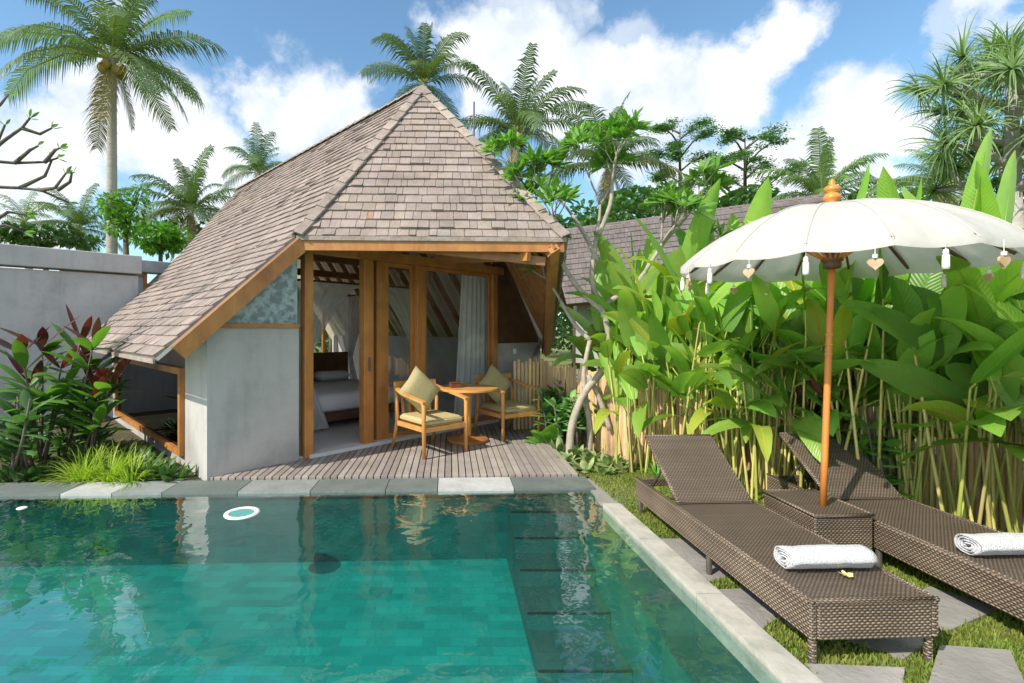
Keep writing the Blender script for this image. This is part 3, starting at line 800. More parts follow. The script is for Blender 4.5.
def drape(p0,p1,q0,q1,folds,amp,nz=14,nx=60,belly=0.):
    "hanging cloth between the top line p0-p1 and the bottom line q0-q1"
    m=MB();vs=[];d=(V(p1)-V(p0)).normalized();nn=d.cross(V((0,0,1)))
    for j in range(nz+1):
        v=j/nz
        for i in range(nx+1):
            u_=i/nx
            p=V(p0).lerp(V(p1),u_).lerp(V(q0).lerp(V(q1),u_),v**(1+belly))
            p.z=(V(p0).lerp(V(p1),u_).z)*(1-v)+V(q0).lerp(V(q1),u_).z*v
            a_=amp*(.5+.5*v)*(math.sin(u_*folds*2*PI+math.sin(v*3+u_*7)*.5)+.35*math.sin(u_*folds*5.1+1))
            vs.append(p+nn*a_)
    fs=[(j*(nx+1)+i,j*(nx+1)+i+1,(j+1)*(nx+1)+i+1,(j+1)*(nx+1)+i) for j in range(nz) for i in range(nx)]
    m.add(vs,fs);return m
nt=LT('mosquito_net',2.75,2.35,0,'sheer white mosquito net draped round the bed and gathered at its corners','mosquito net')
hx,hy,hz=1.15,1.18,2.32
cs=[(-hx,-hy),(hx,-hy),(hx,hy),(-hx,hy)]
for i in range(4):
    a_=V((*cs[i],hz));b_=V((*cs[(i+1)%4],hz));mid=a_.lerp(b_,.5)
    for (s0,s1,gx) in ((a_,mid,a_),(b_,mid,b_)):
        g0=V((gx.x,gx.y,.9));
        # swept aside to the post
        drape(s0,s1,V((gx.x,gx.y,1.05)),V((gx.x,gx.y,1.05)).lerp(V((mid.x,mid.y,1.05)),.10),5,.025,belly=-.45).build('drape',net,nt,smooth=True)
        drape(V((gx.x,gx.y,1.05)),V((gx.x,gx.y,1.05)).lerp(V((mid.x,mid.y,1.05)),.10),V((gx.x,gx.y,ZD+.06)),V((gx.x,gx.y,ZD+.06)).lerp(V((mid.x,mid.y,ZD+.06)),.42),5,.03).build('drape',net,nt,smooth=True)
m=MB()
for i in range(4): m.bar(V((*cs[i],hz)),V((*cs[(i+1)%4],hz)),.03,.03)
m.build('frame',wooddk,nt)
ca=LT('curtain',a4-.55,.32,0,'white curtain hanging in folds inside the right glass door','curtain')
c0=gab(458,278,.32).x-(a4-.55);c1=gab(487,278,.32).x-(a4-.55)
drape(V((c0+.08,0,HZ-.05)),V((c1,0,HZ-.05)),V((c0-.12,0,ZD+.06)),V((c1+.03,0,ZD+.06)),6,.035).build('cloth',curt,ca,smooth=True)
m=MB();m.tube([(c0-.9,0,HZ-.03),(c1+.1,0,HZ-.03)],.014);m.build('rod',metald,ca)
# ---------------------------------------------------------------- garden wall on the left
jw=toW(0,5.5)
wl=thing('garden_wall',(jw.x,jw.y,0),'pale grey rendered garden wall with a thick capping, left of the villa','wall',rz=TH)
m=MB();m.box((-2.75,.15,1.28),(6.45,.28,2.70));m.build('wall',gwall,wl)
m=MB();m.box((-2.74,.12,2.84),(6.52,.40,.34),bev=.01);m.build('capping',gwall,wl)
w2=thing('garden_wall',(toW(.02,6.9)),'short lower grey wall with a wood framed opening between garden wall and roof','wall',rz=TH)
m=MB();m.box((-.2,.15,1.0),(3.0,.2,2.2));m.build('wall',gwall,w2)
m=MB();m.box((-.2,.1,2.98),(3.3,.4,.26),bev=.01);m.build('capping',gwall,w2)
framed(w2,(-.6,.05),(.9,.05),2.1,2.84,'window',fw=.07,gl=grayg)
# ---------------------------------------------------------------- chairs, table
def armchair(loc,rz,label):
    t=thing('armchair',loc,label,'armchair',rz=rz,group='teak armchairs on the deck')
    # local: faces -Y
    KX=1.17
    for s in(-1,1):
        m=MB();m.tube([(s*.27,-.27,0),(s*.275,-.27,.62),(s*.275,-.255,.655)],[.019,.024,.024],8);m.build('leg',woodl,t,smooth=True)
        m=MB();m.tube([(s*.27,.36,0),(s*.265,.27,.35),(s*.27,.27,.60),(s*.25,.33,.80)],[.017,.024,.023,.02],8);m.build('leg',woodl,t,smooth=True)
        m=MB()
        pts=[V((s*.275,-.29,.655)),V((s*.285,-.1,.685)),V((s*.28,.12,.715)),V((s*.26,.30,.765))]
        for i in range(3): m.bar(pts[i],pts[i+1]+(pts[i+1]-pts[i])*.04,.05,.028)
        m.build('armrest',woodl,t)
    m=MB()
    for s in(-1,1): m.bar((s*.265,-.27,.335),(s*.265,.28,.335),.028,.055)
    m.bar((-.265,-.27,.335),(.265,-.27,.335),.028,.055);m.bar((-.265,.27,.335),(.265,.27,.335),.028,.055)
    m.build('seat_frame',woodl,t)
    # curved top rail and back slats
    m=MB();pr=None
    for i in range(11):
        u_=-1+i*.2;p=V((u_*.275,.31+.05*(1-u_*u_),.80));
        if pr is not None:m.bar(pr,p+(p-pr)*.05,.028,.085)
        pr=p
    m.build('backrest',woodl,t)
    for i in range(5):
        x_=-.18+i*.09;m=MB();m.bar((x_,.27,.36),(x_,.35-(x_*x_)*.6,.77),.03,.014,up=(0,1,0));m.build('slat',woodl,t)
    m=MB();m.box((0,0,.405),(.50,.53,.085),bev=.028);m.build('seat_cushion',khaki,t,smooth=False)
    m=MB()
    m.bar((-.25,-.268,.375),(.25,-.268,.375),.006,.006);m.bar((-.25,-.268,.437),(.25,-.268,.437),.006,.006);m.build('piping',khakip,t)
    for ch in t.children:
        for v_ in ch.data.vertices: v_.co.x*=KX;v_.co.y*=KX;v_.co.z*=1.02
    return t
def pillow(loc,rz,label,tilt=-.3,sz=.47):
    o=thing('throw_pillow',loc,label,'pillow',rz=rz,group='khaki throw pillows on the armchairs')
    M_=Matrix.Translation((0,0,sz*.70*.92))@Matrix.Rotation(tilt,4,'X')@Matrix.Rotation(PI/4,4,'Y')
    m=MB();n=12;vs=[];fs=[]
    for sgn in(1,-1):
        base=len(vs)
        for j in range(n+1):
            for i in range(n+1):
                u_=-1+2*i/n;v=-1+2*j/n
                th=.085*max(0,(1-u_**4)*(1-v**4))**.5
                sc=1-.07*(1-abs(u_*v))*max(abs(u_),abs(v))**3
                vs.append((u_*sz/2*sc,sgn*th,v*sz/2*sc))
        for j in range(n):
            for i in range(n):
                a_=base+j*(n+1)+i;q=(a_,a_+1,a_+n+2,a_+n+1);fs.append(q if sgn<0 else q[::-1])
    m.add(vs,fs,M=M_);m.build('cover',khakip,o,smooth=True);return o
fd=math.atan2(.6,.8)   # front edge direction of the chairs
fl1=gp(424,459.5,ZD)
ch1=V((fl1.x,fl1.y,ZD))+V((math.cos(fd)*.32-math.sin(fd)*.32,math.sin(fd)*.32+math.cos(fd)*.32,0))
armchair(ch1,fd,'left teak armchair nearest the camera, with khaki seat cushion')
fl2=gp(507,442,ZD)
ch2=V((fl2.x,fl2.y,ZD))+V((math.cos(fd)*.32-math.sin(fd)*.32,math.sin(fd)*.32+math.cos(fd)*.32,0))
armchair(ch2,fd-.12,'right teak armchair beside the plants, partly behind the round table')
back=V((-math.sin(fd),math.cos(fd),0))
pillow(ch1+back*.14+V((-.06,-.03,.445)),fd,'khaki throw pillow standing on its corner in the left armchair')
pillow(ch2+back*.12+V((-.10,0,.445)),fd-.12,'khaki throw pillow on its corner in the right armchair behind the table',sz=.44)
tbw=gp(467.5,441,ZD)
tb=thing('round_table',(tbw.x,tbw.y,ZD),'round teak pedestal table between the two armchairs','table')
m=MB();m.lathe([(0,.705),(.40,.705),(.42,.715),(.42,.738),(.41,.745),(0,.745)],36);m.build('tabletop',woodl,tb)
m=MB();m.lathe([(.055,.05),(.05,.2),(.055,.5),(.07,.66),(.2,.704)],20);m.build('pedestal',woodl,tb,smooth=True)
m=MB();m.lathe([(0,0),(.27,0),(.28,.015),(.28,.04),(.12,.055),(.06,.08)],32);m.build('base',wood,tb)
bx=thing('trinket_box',(tbw.x-.17,tbw.y-.05,ZD+.745),'small carved red brown box standing on the round table','box',rz=.3)
m=MB();m.box((0,0,.03),(.15,.11,.06),bev=.006);m.build('body',mat('carved_box_wood',(.22,.06,.035),(.13,.035,.02),30,.5,.4,90),bx)
m=MB();m.box((0,0,.068),(.16,.12,.016),bev=.004);ld=m.build('lid',wooddk,bx)
m=MB();m.lathe([(0,.0),(.012,.004),(.008,.014),(0,.018)],8,c=(0,0,.076));m.build('knob',wooddk,ld)
# ring in the pool
rg=gp(242,513,ZW);r_=thing('pool_ring',(rg.x,rg.y,ZW-.0),'white round ring lying at the water surface near the far pool edge','ring')
m=MB();m.lathe([(.100,-.004),(.104,.006),(.125,.010),(.145,.006),(.148,-.004),(.100,-.004)],36);m.build('rim',white,r_,smooth=True)
m=MB();m.lathe([(0,.002),(.099,.003),(.099,-.003),(0,-.003)],28);m.build('lid',mat('pale_aqua_plastic',(.10,.34,.31),rough=.4),r_)
rg=gp(22,508,ZW);r_=thing('pool_float',(rg.x,rg.y,ZW),'small white disc floating near the left end of the far pool edge','float')
m=MB();m.lathe([(0,-.004),(.035,-.004),(.042,.0),(.035,.006),(0,.008)],20);m.build('disc',white,r_,smooth=True)
# ---------------------------------------------------------------- loungers, table, towels, parasol
def lounger(loc,rz,label):
    t=thing('sun_lounger',loc,label,'sun lounger',rz=rz,group='rattan sun loungers')
    # local: foot end at y=0 (towards the camera), head at y=L, x 0..W
    W_,L_,H,ap=.635,1.96,.300,.18
    # side aprons with lower edge, rounded front
    for s,x0 in ((0,0),(1,W_)):
        m=MB();x=x0+(.018 if s==0 else -.018)
        m.box((x,L_/2,H-ap/2),(.036,L_-.004,ap),bev=.008);m.build('side_panel',wick,t)
    m=MB();m.box((W_/2,.018,H-ap/2-.001),(W_-.074,.036,ap-.002),bev=.008);m.build('end_panel',wick,t)
    m=MB();m.box((W_/2,L_-.02,H-.035),(W_-.074,.03,.06),bev=.006);m.build('end_rail',wick,t)
    hy=1.30
    m=MB();m.box((W_/2,hy/2+.0,H-.008),(W_-.05,hy,.022),bev=.006)
    m.build('seat',wickt,t)
    # rolled edge
    m=MB()
    for x in (.012,W_-.012): m.tube([(x,.0,H+.001),(x,L_,H+.001)],.011,8)
    m.tube([(.0,.012,H+.001),(W_,.012,H+.001)],.011,8);m.build('edge_trim',wick,t,smooth=True)
    for x in (.03,W_-.03):
        for y in (.03,.89,L_-.03):
            m=MB();m.box((x,y,(H-ap)/2),(.034,.034,H-ap-.002),bev=.01);lg=m.build('leg',wick if y<.1 else metald,t)
            f=MB();f.tube([(x,y,-.0),(x,y,.012)],.018,8);f.build('foot',metald,lg)
    # raised back
    ang=R(35);bl=.66
    M_=Matrix.Translation((W_/2,hy,H+.004))@Matrix.Rotation(ang,4,'X')
    m=MB();m.box((0,bl/2,0),(W_-.085,bl,.026),bev=.008,M=M_);m.build('backrest',wickt,t)
    m=MB()
    for x in (-(W_-.085)/2,(W_-.085)/2): m.tube([M_@V((x,0,0)),M_@V((x,bl,0))],.014,8)
    m.tube([M_@V((-(W_-.085)/2,bl,0)),M_@V(((W_-.085)/2,bl,0))],.014,8);m.build('back_frame',wick,t,smooth=True)
    for x in(-.2,.2):
        m=MB();p=M_@V((x,bl*.62,-.015));m.tube([p,V((W_/2+x,L_-.06,H-.07))],.009,6);m.build('strut',metald,t)
    m=MB();m.tube([(.04,L_-.3,H-.08),(W_-.04,L_-.3,H-.08)],.011,6);m.tube([(.04,hy+.02,H-.05),(W_-.04,hy+.02,H-.05)],.011,6);m.build('cross_bar',metald,t)
    return t
l1=gp(811,668,0);l1r=gp(636,513,0)
rz1=math.atan2(-(l1r.x-l1.x),l1r.y-l1.y)
L1=(l1.x-.015,l1.y-.02,.018)
lounger(L1,rz1,'brown woven sun lounger beside the pool, with a raised backrest')
l2=gp(1016,655,0);L2=(l2.x+.085,l2.y-.02,.018)
lounger(L2,rz1-.01,'brown woven sun lounger on the right by the plants, beyond the parasol')
zt=.018
stb=thing('side_table',(2.605,3.50,.018),'square woven rattan side table between the two loungers, parasol standing in it','side table',rz=rz1)
m=MB();
m.box((0,0,.20),(.40,.50,.27),bev=.008);m.build('body',wick,stb)
m=MB();m.box((0,0,.345),(.41,.51,.018),bev=.006);m.build('tabletop',wickt,stb)
m=MB()
q=[(-.2,-.25),(.2,-.25),(.2,.25),(-.2,.25)]
for i in range(4): m.tube([(*q[i],.352),(*q[(i+1)%4],.352)],.011,8)
m.build('edge_trim',wick,stb,smooth=True)
for x,y in q:
    m=MB();m.box((x*.9,y*.92,.033),(.04,.04,.066),bev=.006);m.build('leg',wick,stb)
def towel(p,rz,L,r,label):
    t=thing('rolled_towel',p,label,'towel',rz=rz,group='white rolled towels on the loungers')
    # spiral roll along X, slightly squashed
    m=MB();vs=[];fs=[];turns=3.6;n=96;xs=[-1+2*i/16 for i in range(17)]
    for i in range(n+1):
        th=-.6+turns*2*PI*i/n;rr=r*(.16+.84*i/n)
        for k,x in enumerate(xs):
            j=noise.noise(V((x*3.2,th*.9,1+L)))*.0045+noise.noise(V((x*9,th*2,4)))*.002
            q_=rr+j*(i/n)
            vs.append((x*L/2*(1+.02*math.sin(th*2))+ (.006*math.sin(th*3) if abs(x)==1 else 0),q_*math.cos(th)*1.12,r*.92+q_*math.sin(th)*.90))
    w_=len(xs)
    for i in range(n):
        for k in range(w_-1): fs.append((i*w_+k,i*w_+k+1,(i+1)*w_+k+1,(i+1)*w_+k))
    m.add(vs,fs)
    o=m.build('roll',terry,t,smooth=True)
    md=o.modifiers.new('thick','SOLIDIFY');md.thickness=.007;md.offset=0
    return t
def onl(loc,rz,x,y,z): 
    c_,s_=math.cos(rz),math.sin(rz);return V((loc[0]+c_*x-s_*y,loc[1]+s_*x+c_*y,loc[2]+z))
ta=gp(786,563,.36);tb_=gp(880,563,.36)
towel(onl(L1,rz1,.325,.315,.302),rz1-.0,.46,.066,'white rolled towel on the lounger nearest the pool, yellow flower beside it')
towel(onl(L2,rz1,.30,.38,.302),rz1,.46,.066,'white rolled towel on the right lounger, cut by the edge of the photo')
fw=thing('frangipani_flower',onl(L1,rz1,.36,.215,.316),'single yellow frangipani flower in front of the towel','flower')
fm=mat('yellow_petal',(.80,.62,.10),(.86,.78,.45),40,.5,transl=.2,tcol=(1,1,.6))
for i in range(5):
    m=MB();a_=i*2*PI/5;m.leaf((.004*math.cos(a_),.004*math.sin(a_),.0),(math.cos(a_),math.sin(a_),.45),(-math.sin(a_),math.cos(a_),.25),.034,.026,.5,nl=4,fold=.15,shape='lance');m.build('petal',fm,fw,smooth=True)
# parasol
pb=gp(823,505,.375);PB=V((pb.x,pb.y,.02));hub=dp(832,262,pb.y);RZ=2.075
par=thing('parasol',(PB.x,PB.y,0.372),'off white fringed parasol on an orange wooden pole, with hanging tassels and hearts','parasol')
o0=V((PB.x,PB.y,0.372));top=V((hub.x,hub.y,hub.z))-o0
m=MB();pts=[V((0,0,0)).lerp(top,t) for t in (0,.2,.4,.6,.8,1)];m.tube(pts,[.022,.021,.021,.021,.02,.02],14)
m.build('pole',polew,par,smooth=True)
m=MB()
for t,r_ in ((.62,.025),(.66,.025),(.70,.025)):
    p=V((0,0,0)).lerp(top,t);m.lathe([(.02,-.006),(r_,-.004),(r_,.004),(.02,.006)],14,c=p)
m.build('collar',finial,par,smooth=True)
m=MB();m.lathe([(.02,-.05),(.05,-.045),(.055,-.02),(.05,.0),(.065,.005),(.065,.03),(.045,.04),(.045,.1),(.02,.12)],16,c=top);m.build('hub',wooddk,par,smooth=True)
ct=V((top.x,top.y,0));RR=.96;zr_=RZ-o0.z;ztop=2.465-o0.z
def prof(t): # t 0 centre .. 1 rim
    return ztop-(ztop-zr_-.03)*(t**2.2)-.03*t**8
NR=16;m=MB();vs=[];fs=[];nr=14;na=NR*8
for i in range(nr+1):
    t=i/nr
    for k in range(na):
        a_=2*PI*k/na;s_=abs(math.sin(a_*NR/2))
        r_=RR*t*(1-.03*s_*t)
        z=prof(t)-.022*s_*t*(1-.2*t)+(.020*noise.noise(V((math.cos(a_)*7,math.sin(a_)*7,t*2.2)))+.010*noise.noise(V((math.cos(a_)*15,math.sin(a_)*15,t*2))))*min(1,t*3)
        vs.append(ct+V((r_*math.cos(a_),r_*math.sin(a_),z)))
for i in range(nr):
    for k in range(na):
        j=(k+1)%na;fs.append((i*na+k,(i+1)*na+k,(i+1)*na+j,i*na+j))
# short valance
b0=len(vs)
for k in range(na):
    a_=2*PI*k/na;s_=abs(math.sin(a_*NR/2));r_=RR*(1-.03*s_)*1.003
    vs.append(ct+V((r_*math.cos(a_),r_*math.sin(a_),prof(1)-.022*s_*.8-.035)))
for k in range(na):
    j=(k+1)%na;fs.append((nr*na+k,b0+k,b0+j,nr*na+j))
m.add(vs,fs)
for k in range(NR):
    a_=2*PI*k/NR;d=V((math.cos(a_),math.sin(a_),0));m.tube([vs[i*na+k*8]+V((0,0,.002)) for i in range(1,nr+1)],.0035,4,col=(.8,.8,.8),cap=False)
cv=m.build('canopy',canvas,par,smooth=True)
for k in range(NR):
    a_=2*PI*k/NR;d=V((math.cos(a_),math.sin(a_),0));m=MB()
    m.bar(ct+d*.045+V((0,0,prof(.05)-.05)),ct+d*RR*.55+V((0,0,prof(.55)-.03)),.016,.022)
    m.bar(ct+d*RR*.55+V((0,0,prof(.55)-.03)),ct+d*RR*.98+V((0,0,prof(.98)-.016)),.014,.018);m.build('rib',wooddk,par)
    m=MB();m.bar(top+d*.055+V((0,0,.02)),ct+d*RR*.45+V((0,0,prof(.45)-.04)),.010,.012);m.build('strut',polew,par)
# finial
m=MB();m.lathe([(.05,-.02),(.06,.0),(.045,.02),(.03,.03),(.052,.045),(.056,.065),(.04,.085),(.028,.095),(.045,.105),(.05,.125),(.036,.142),(.018,.15),(.022,.165),(.012,.185),(0,.195)],20,c=ct+V((0,0,ztop)));m.build('finial',finial,par,smooth=True)
for k in range(20):
    a_=2*PI*(k+.5)/20;d=V((math.cos(a_),math.sin(a_),0));p=ct+d*(RR*.985)+V((0,0,prof(1)-.045))
    if k%2==0:
        m=MB();m.tube([p+V((0,0,.03)),p-V((0,0,.02))],.002,5);m.lathe([(0,0),(.010,-.004),(.013,-.02),(.010,-.028),(.015,-.034),(.016,-.09),(.015,-.105),(0,-.105)],10,c=p-V((0,0,.015)));m.build('tassel',tassel,par,smooth=True)
    else:
        m=MB();q=p-V((0,0,.05))
        hp=[];tn=V((-d.y,d.x,0))
        for i in range(22):
            t=2*PI*i/22;x=16*math.sin(t)**3;y=13*math.cos(t)-5*math.cos(2*t)-2*math.cos(3*t)-math.cos(4*t)
            hp.append(q+tn*x*.0022+V((0,0,y*.0022-.03))-d*.006)
        m.prism(hp,d*.012);m.build('charm',shell,par)
        m=MB();m.tube([p+V((0,0,.03)),q],.002,5);m.tube([q+V((0,0,.02)),q],.012,8);m.build('cord',tassel,par)
# ---------------------------------------------------------------- palms
def palm_tree(px_,py,Y,rad,label,n=22,seed=1,up=.0,group=None,gy=0,lean=0,cocos=6,tr=.17,nl=34,name='coconut_palm',tone=1,base=None):
    rr=random.Random(seed);c=dp(px_,py,Y);L=rad/F*Y*1.25
    bx=V(base) if base else V((c.x+lean,c.y+.5,0))
    t=thing(name,bx,label,'palm tree',group=group)
    c=c-bx
    m=MB();pts=[];rs=[]
    for i in range(13):
        u_=i/12;pts.append(V((c.x*u_**1.5,c.y*u_**1.5,c.z*u_)));rs.append(tr*(1.25-.45*u_ if i else 1.6))
    m.tube(pts,rs,12);
    # leaf scars
    for i in range(1,int(c.z/.35)):
        u_=i*.35/c.z;p=V((c.x*u_**1.5,c.y*u_**1.5,c.z*u_));r_=tr*(1.27-.45*u_)+.006
        m.lathe([(r_-.02,-.02),(r_,0),(r_-.02,.025)],12,c=p,col=(.8,.8,.8))
    m.build('trunk',palmtr,t,smooth=True)
    m=MB();side_=V((0,0,1))
    for i in range(n):
        az=i*2.39996+rr.uniform(-.25,.25);k=i/(n-1)
        el=R(72)-k*R(92)+rr.uniform(-.12,.12)+up
        drp=rr.uniform(.07,.15);LL=L*rr.uniform(.75,1.15)*(1-.25*abs(k-.5));ns=14
        if i>=n-3 and L>1.2: el=R(-62);LL*=.8
        d=V((math.cos(az)*math.cos(el),math.sin(az)*math.cos(el),math.sin(el)))
        p=V(c)+V((0,0,.0));path=[V(p)];dirs=[V(d)]
        for s_ in range(ns):
            p=p+d*LL/ns;d=(d+V((0,0,-1))*drp*(.5+1.1*s_/ns)).normalized()
            path.append(V(p));dirs.append(V(d))
        tn=rr.uniform(.8,1.2)*tone
        dead=(i>=n-3 and L>1.2)
        yel=rr.random()
        colr=(tn*(1.0+.5*(k>.75)*yel),tn,tn*(1-.2*yel)) if not dead else (tn*2.1,tn*1.05,tn*.9)
        m.tube([path[0],path[5],path[10],path[14]],[.035*LL/3,.022*LL/3,.012*LL/3,.004],5,col=(2.6,1.9,1.3),cap=False)
        for j in range(nl):
            u_=.12+.88*j/(nl-1);f_=u_*ns;a=min(int(f_),ns-1);q=path[a].lerp(path[a+1],f_-a);dd=dirs[min(a,ns)]
            sd_=dd.cross(V((0,0,1)))
            if sd_.length<.05: sd_=V((math.sin(az),-math.cos(az),0))
            sd_.normalize();un=sd_.cross(dd)
            ll=LL*.25*math.sin(PI*(.12+.80*u_))**.7*rr.uniform(.75,1.12);wd=LL*(.0072 if Y<17 else .0085)
            for sg in(-1,1):
                dr=(sd_*sg*.85+dd*.55+un*.10).normalized()
                drop=rr.uniform(.4,1.15)
                q1=q+dr*ll*.5-V((0,0,ll*drop*.15));q2=q+dr*ll*.9-V((0,0,ll*drop*.75))
                ww=dd*wd
                m.add([q-ww,q+ww,q1+ww*1.1,q1-ww*1.1,q2],[(0,1,2,3),(3,2,4)],colr)
    m.build('crown',palm,t)
    for i in range(cocos):
        a_=i*2.4;m=MB();r_=.13*L/3;cc_=V(c)+V((math.cos(a_)*.24*L/3,math.sin(a_)*.24*L/3,-.28*L/3-(i%2)*.12))
        m.lathe([(0,-r_*1.1),(r_*.7,-r_*.7),(r_,0),(r_*.7,r_*.75),(0,r_*1.05)],9,c=cc_);m.build('coconut',coco,t,smooth=True)
    return t
palm_tree(112,58,15,88,'tallest coconut palm with a full crown and nuts, at upper left',25,3,lean=-.35,cocos=9,nl=46,tr=.145,tone=.85)
palm_tree(424,84,20,60,'coconut palm whose crown pokes up right behind the roof apex',20,11,up=.25,nl=40,cocos=0,tone=.7)
palm_tree(517,132,20,66,'coconut palm with hanging brown nuts right of the roof apex',22,12,up=.12,cocos=9,nl=40,tone=.75)
palm_tree(608,165,23,62,'coconut palm behind the frangipani tree crown',22,13,up=.15,cocos=0,nl=38,tone=.75)
palm_tree(190,210,20,55,'coconut palm crown just above the left roof slope',26,14,up=.1,cocos=0,nl=40,tone=.8)
palm_tree(258,172,26,38,'small distant palm crown peeping over the middle of the left roof slope',22,15,up=.15,cocos=0,nl=34,tone=.75)
palm_tree(78,228,21,48,'bluish distant palm low behind the garden wall near the tall trunk',22,16,up=.1,cocos=0,nl=36,tone=.8)
palm_tree(25,222,24,40,'half hidden palm at the far left behind the garden wall',14,17,up=.1,cocos=0,nl=26)
palm_tree(822,200,17,60,'yellow green palm crown behind the top of the parasol',28,18,up=.25,cocos=0,nl=40,tone=1.15)
palm_tree(945,185,12,54,'feathery palm left of the big spiky tree at upper right',26,19,up=.25,cocos=0,nl=40,tone=1.2)
palm_tree(488,160,30,26,'tiny far palm between the roof and the nut bearing palm',12,21,up=.2,cocos=0,nl=20)
# ---------------------------------------------------------------- generic branching trees
def branches(m,p,d,L,r,depth,rr,tips,spread=.7,shrink=.74,upb=.25,nseg=3,kids=(2,3),col=(1,1,1),n=7):
    pts=[V(p)];rs=[r];d=V(d).normalized()
    for i in range(nseg):
        d=(d+V((rr.uniform(-.18,.18),rr.uniform(-.18,.18),rr.uniform(-.05,.18)))).normalized()
        pts.append(pts[-1]+d*L/nseg);rs.append(r*(1-.28*(i+1)/nseg))
    m.tube(pts,rs,n if depth>1 else 5,col=col)
    if depth==0: tips.append((pts[-1],d));return
    k=rr.choice(kids);a0_=rr.uniform(0,2*PI);ax=d.orthogonal().normalized();ay=d.cross(ax)
    for i in range(k):
        a_=a0_+2*PI*i/k+rr.uniform(-.4,.4)
        nd=(d+ (ax*math.cos(a_)+ay*math.sin(a_))*spread*rr.uniform(.75,1.2)+V((0,0,upb))).normalized()
        branches(m,pts[-1],nd,L*shrink*rr.uniform(.8,1.15),r*.68,depth-1,rr,tips,spread,shrink,upb,nseg,kids,col,n)
def rosette(m,p,d,n,L,W,rr,tone=1,bend=.6,shape='lance',el=(.2,1.0),col=None,nl=4):
    d=V(d).normalized();ax=d.orthogonal().normalized();ay=d.cross(ax)
    for i in range(n):
        a_=i*2.39996+rr.uniform(-.2,.2);e=rr.uniform(*el)
        o=ax*math.cos(a_)+ay*math.sin(a_);dr=o*math.cos(e)+d*math.sin(e);sd_=d.cross(o)
        t=rr.uniform(.75,1.25)*tone
        c_=col(rr) if col else (t,t*rr.uniform(.92,1.05),t*.9)
        m.leaf(V(p)+o*.01,dr,sd_,L*rr.uniform(.7,1.15),W*rr.uniform(.8,1.15),bend,c_,nl=nl,fold=.2,shape=shape)
# frangipani tree in the middle
FB=gp(578,462,0.02);YF=FB.y+.25
fr=thing('frangipani_tree',(FB.x,YF,0.02),'pale branched frangipani tree with crossing trunks between villa and heliconias','tree')
o0=V((FB.x,YF,.02));rr=random.Random(5);tips=[];m=MB()
def W_(x,y,dy=0): return dp(x,y,YF+dy)-o0
def limb(pp,r0,r1,depth,d=None,L=.55,kids=(2,3),spread=.75):
    pts=[W_(*q) for q in pp];n=len(pts)
    fine=[];rs=[]
    for i in range(n-1):
        for k_ in range(4):
            t=k_/4;p0=pts[max(i-1,0)];p1=pts[i];p2=pts[i+1];p3=pts[min(i+2,n-1)]
            fine.append(.5*((2*p1)+(-p0+p2)*t+(2*p0-5*p1+4*p2-p3)*t*t+(-p0+3*p1-3*p2+p3)*t**3))
    fine.append(pts[-1])
    rs=[r0+(r1-r0)*i/(len(fine)-1) for i in range(len(fine))]
    m.tube(fine,rs,9)
    dd=(pts[-1]-pts[-2]).normalized()
    if depth>=0: branches(m,pts[-1],dd,L,r1*.8,depth,rr,tips,spread,.72,.25,3,kids)
limb([(569,462),(572,425),(585,392),(606,365),(609,335),(602,308)],.048,.040,-1)
limb([(602,308),(592,280),(596,240)],.036,.028,4,L=.46)
limb([(602,308),(618,296),(632,288),(645,272)],.04,.028,3,L=.40)
limb([(604,312),(580,290),(566,270)],.038,.028,3,L=.40)
limb([(588,468,.15),(590,430,.15),(586,400,.1),(584,372,.1),(590,340,.1)],.042,.028,-1)
limb([(590,340,.1),(575,325,.2),(560,300,.3)],.03,.022,1,L=.35)
limb([(610,430,.0),(600,400,.05),(588,375,.1)],.032,.034,-1)
limb([(598,262),(585,235),(572,215)],.03,.022,3,L=.36)
limb([(566,270),(545,232),(530,205),(522,190)],.03,.02,2,L=.32)
limb([(645,272),(662,245),(680,225)],.026,.02,2,L=.32)
limb([(597,240),(610,205),(612,185)],.03,.022,2,L=.35)
limb([(632,288),(655,296),(690,262)],.022,.016,1,L=.3)
m.build('trunk',bark,fr,smooth=True)
m=MB()
for p,d in tips: rosette(m,p,d+V((0,0,.3)),rr.randint(9,13),.22,.055,rr,.88,.55)
m.build('crown',leafg,fr);print('frangipani tips',len(tips))
bush(655,262,9.5,120,50,'loose mid green shrubbery between the frangipani and the neighbouring roof',53,leafg,n=1300,tone=.8,sz=.10,name='garden_bush',cat='bush') if 0 else None
# bare frangipani reaching in at upper left
fx=dp(-60,170,5.2)
f2=thing('frangipani_tree',(fx.x,fx.y,0.02),'nearly bare frangipani branches reaching in from the left edge above the wall','tree')
m=MB();rr=random.Random(8);tips=[];o1=V((fx.x,fx.y,.02))
m.tube([(0,0,0),(.05,0,1.2),(0,.05,2.4),V((0,0,3.2))],[.1,.09,.08,.06],9)
for pp in ([(-60,190),(-20,186),(20,188),(40,190),(70,203)],[(40,190),(55,188),(66,173)],[(20,188),(45,176),(52,160)],[(-60,175),(-20,160),(15,163),(45,162),(58,158)],[(-20,160),(5,140),(22,128),(30,118)],[(22,128),(40,134),(52,128)],
    [(45,162),(55,150),(60,148)],[(-20,160),(-5,148),(5,125)],[(58,190),(70,182),(72,172)],[(-60,200),(-20,230),(5,225),(25,232)],[(-20,230),(8,212),(28,215)],[(15,163),(30,150),(38,146)],[(-60,150),(-20,120),(0,105),(8,95)]):
    pts=[dp(x,y,5.2+.1*math.sin(x))-o1 for x,y in pp];n=len(pts);m.tube(pts,[.022*(1-.55*i/(n-1)) for i in range(n)],7);tips.append((pts[-1],(pts[-1]-pts[-2]).normalized()))
m.build('trunk',barkd,f2,smooth=True);m=MB()
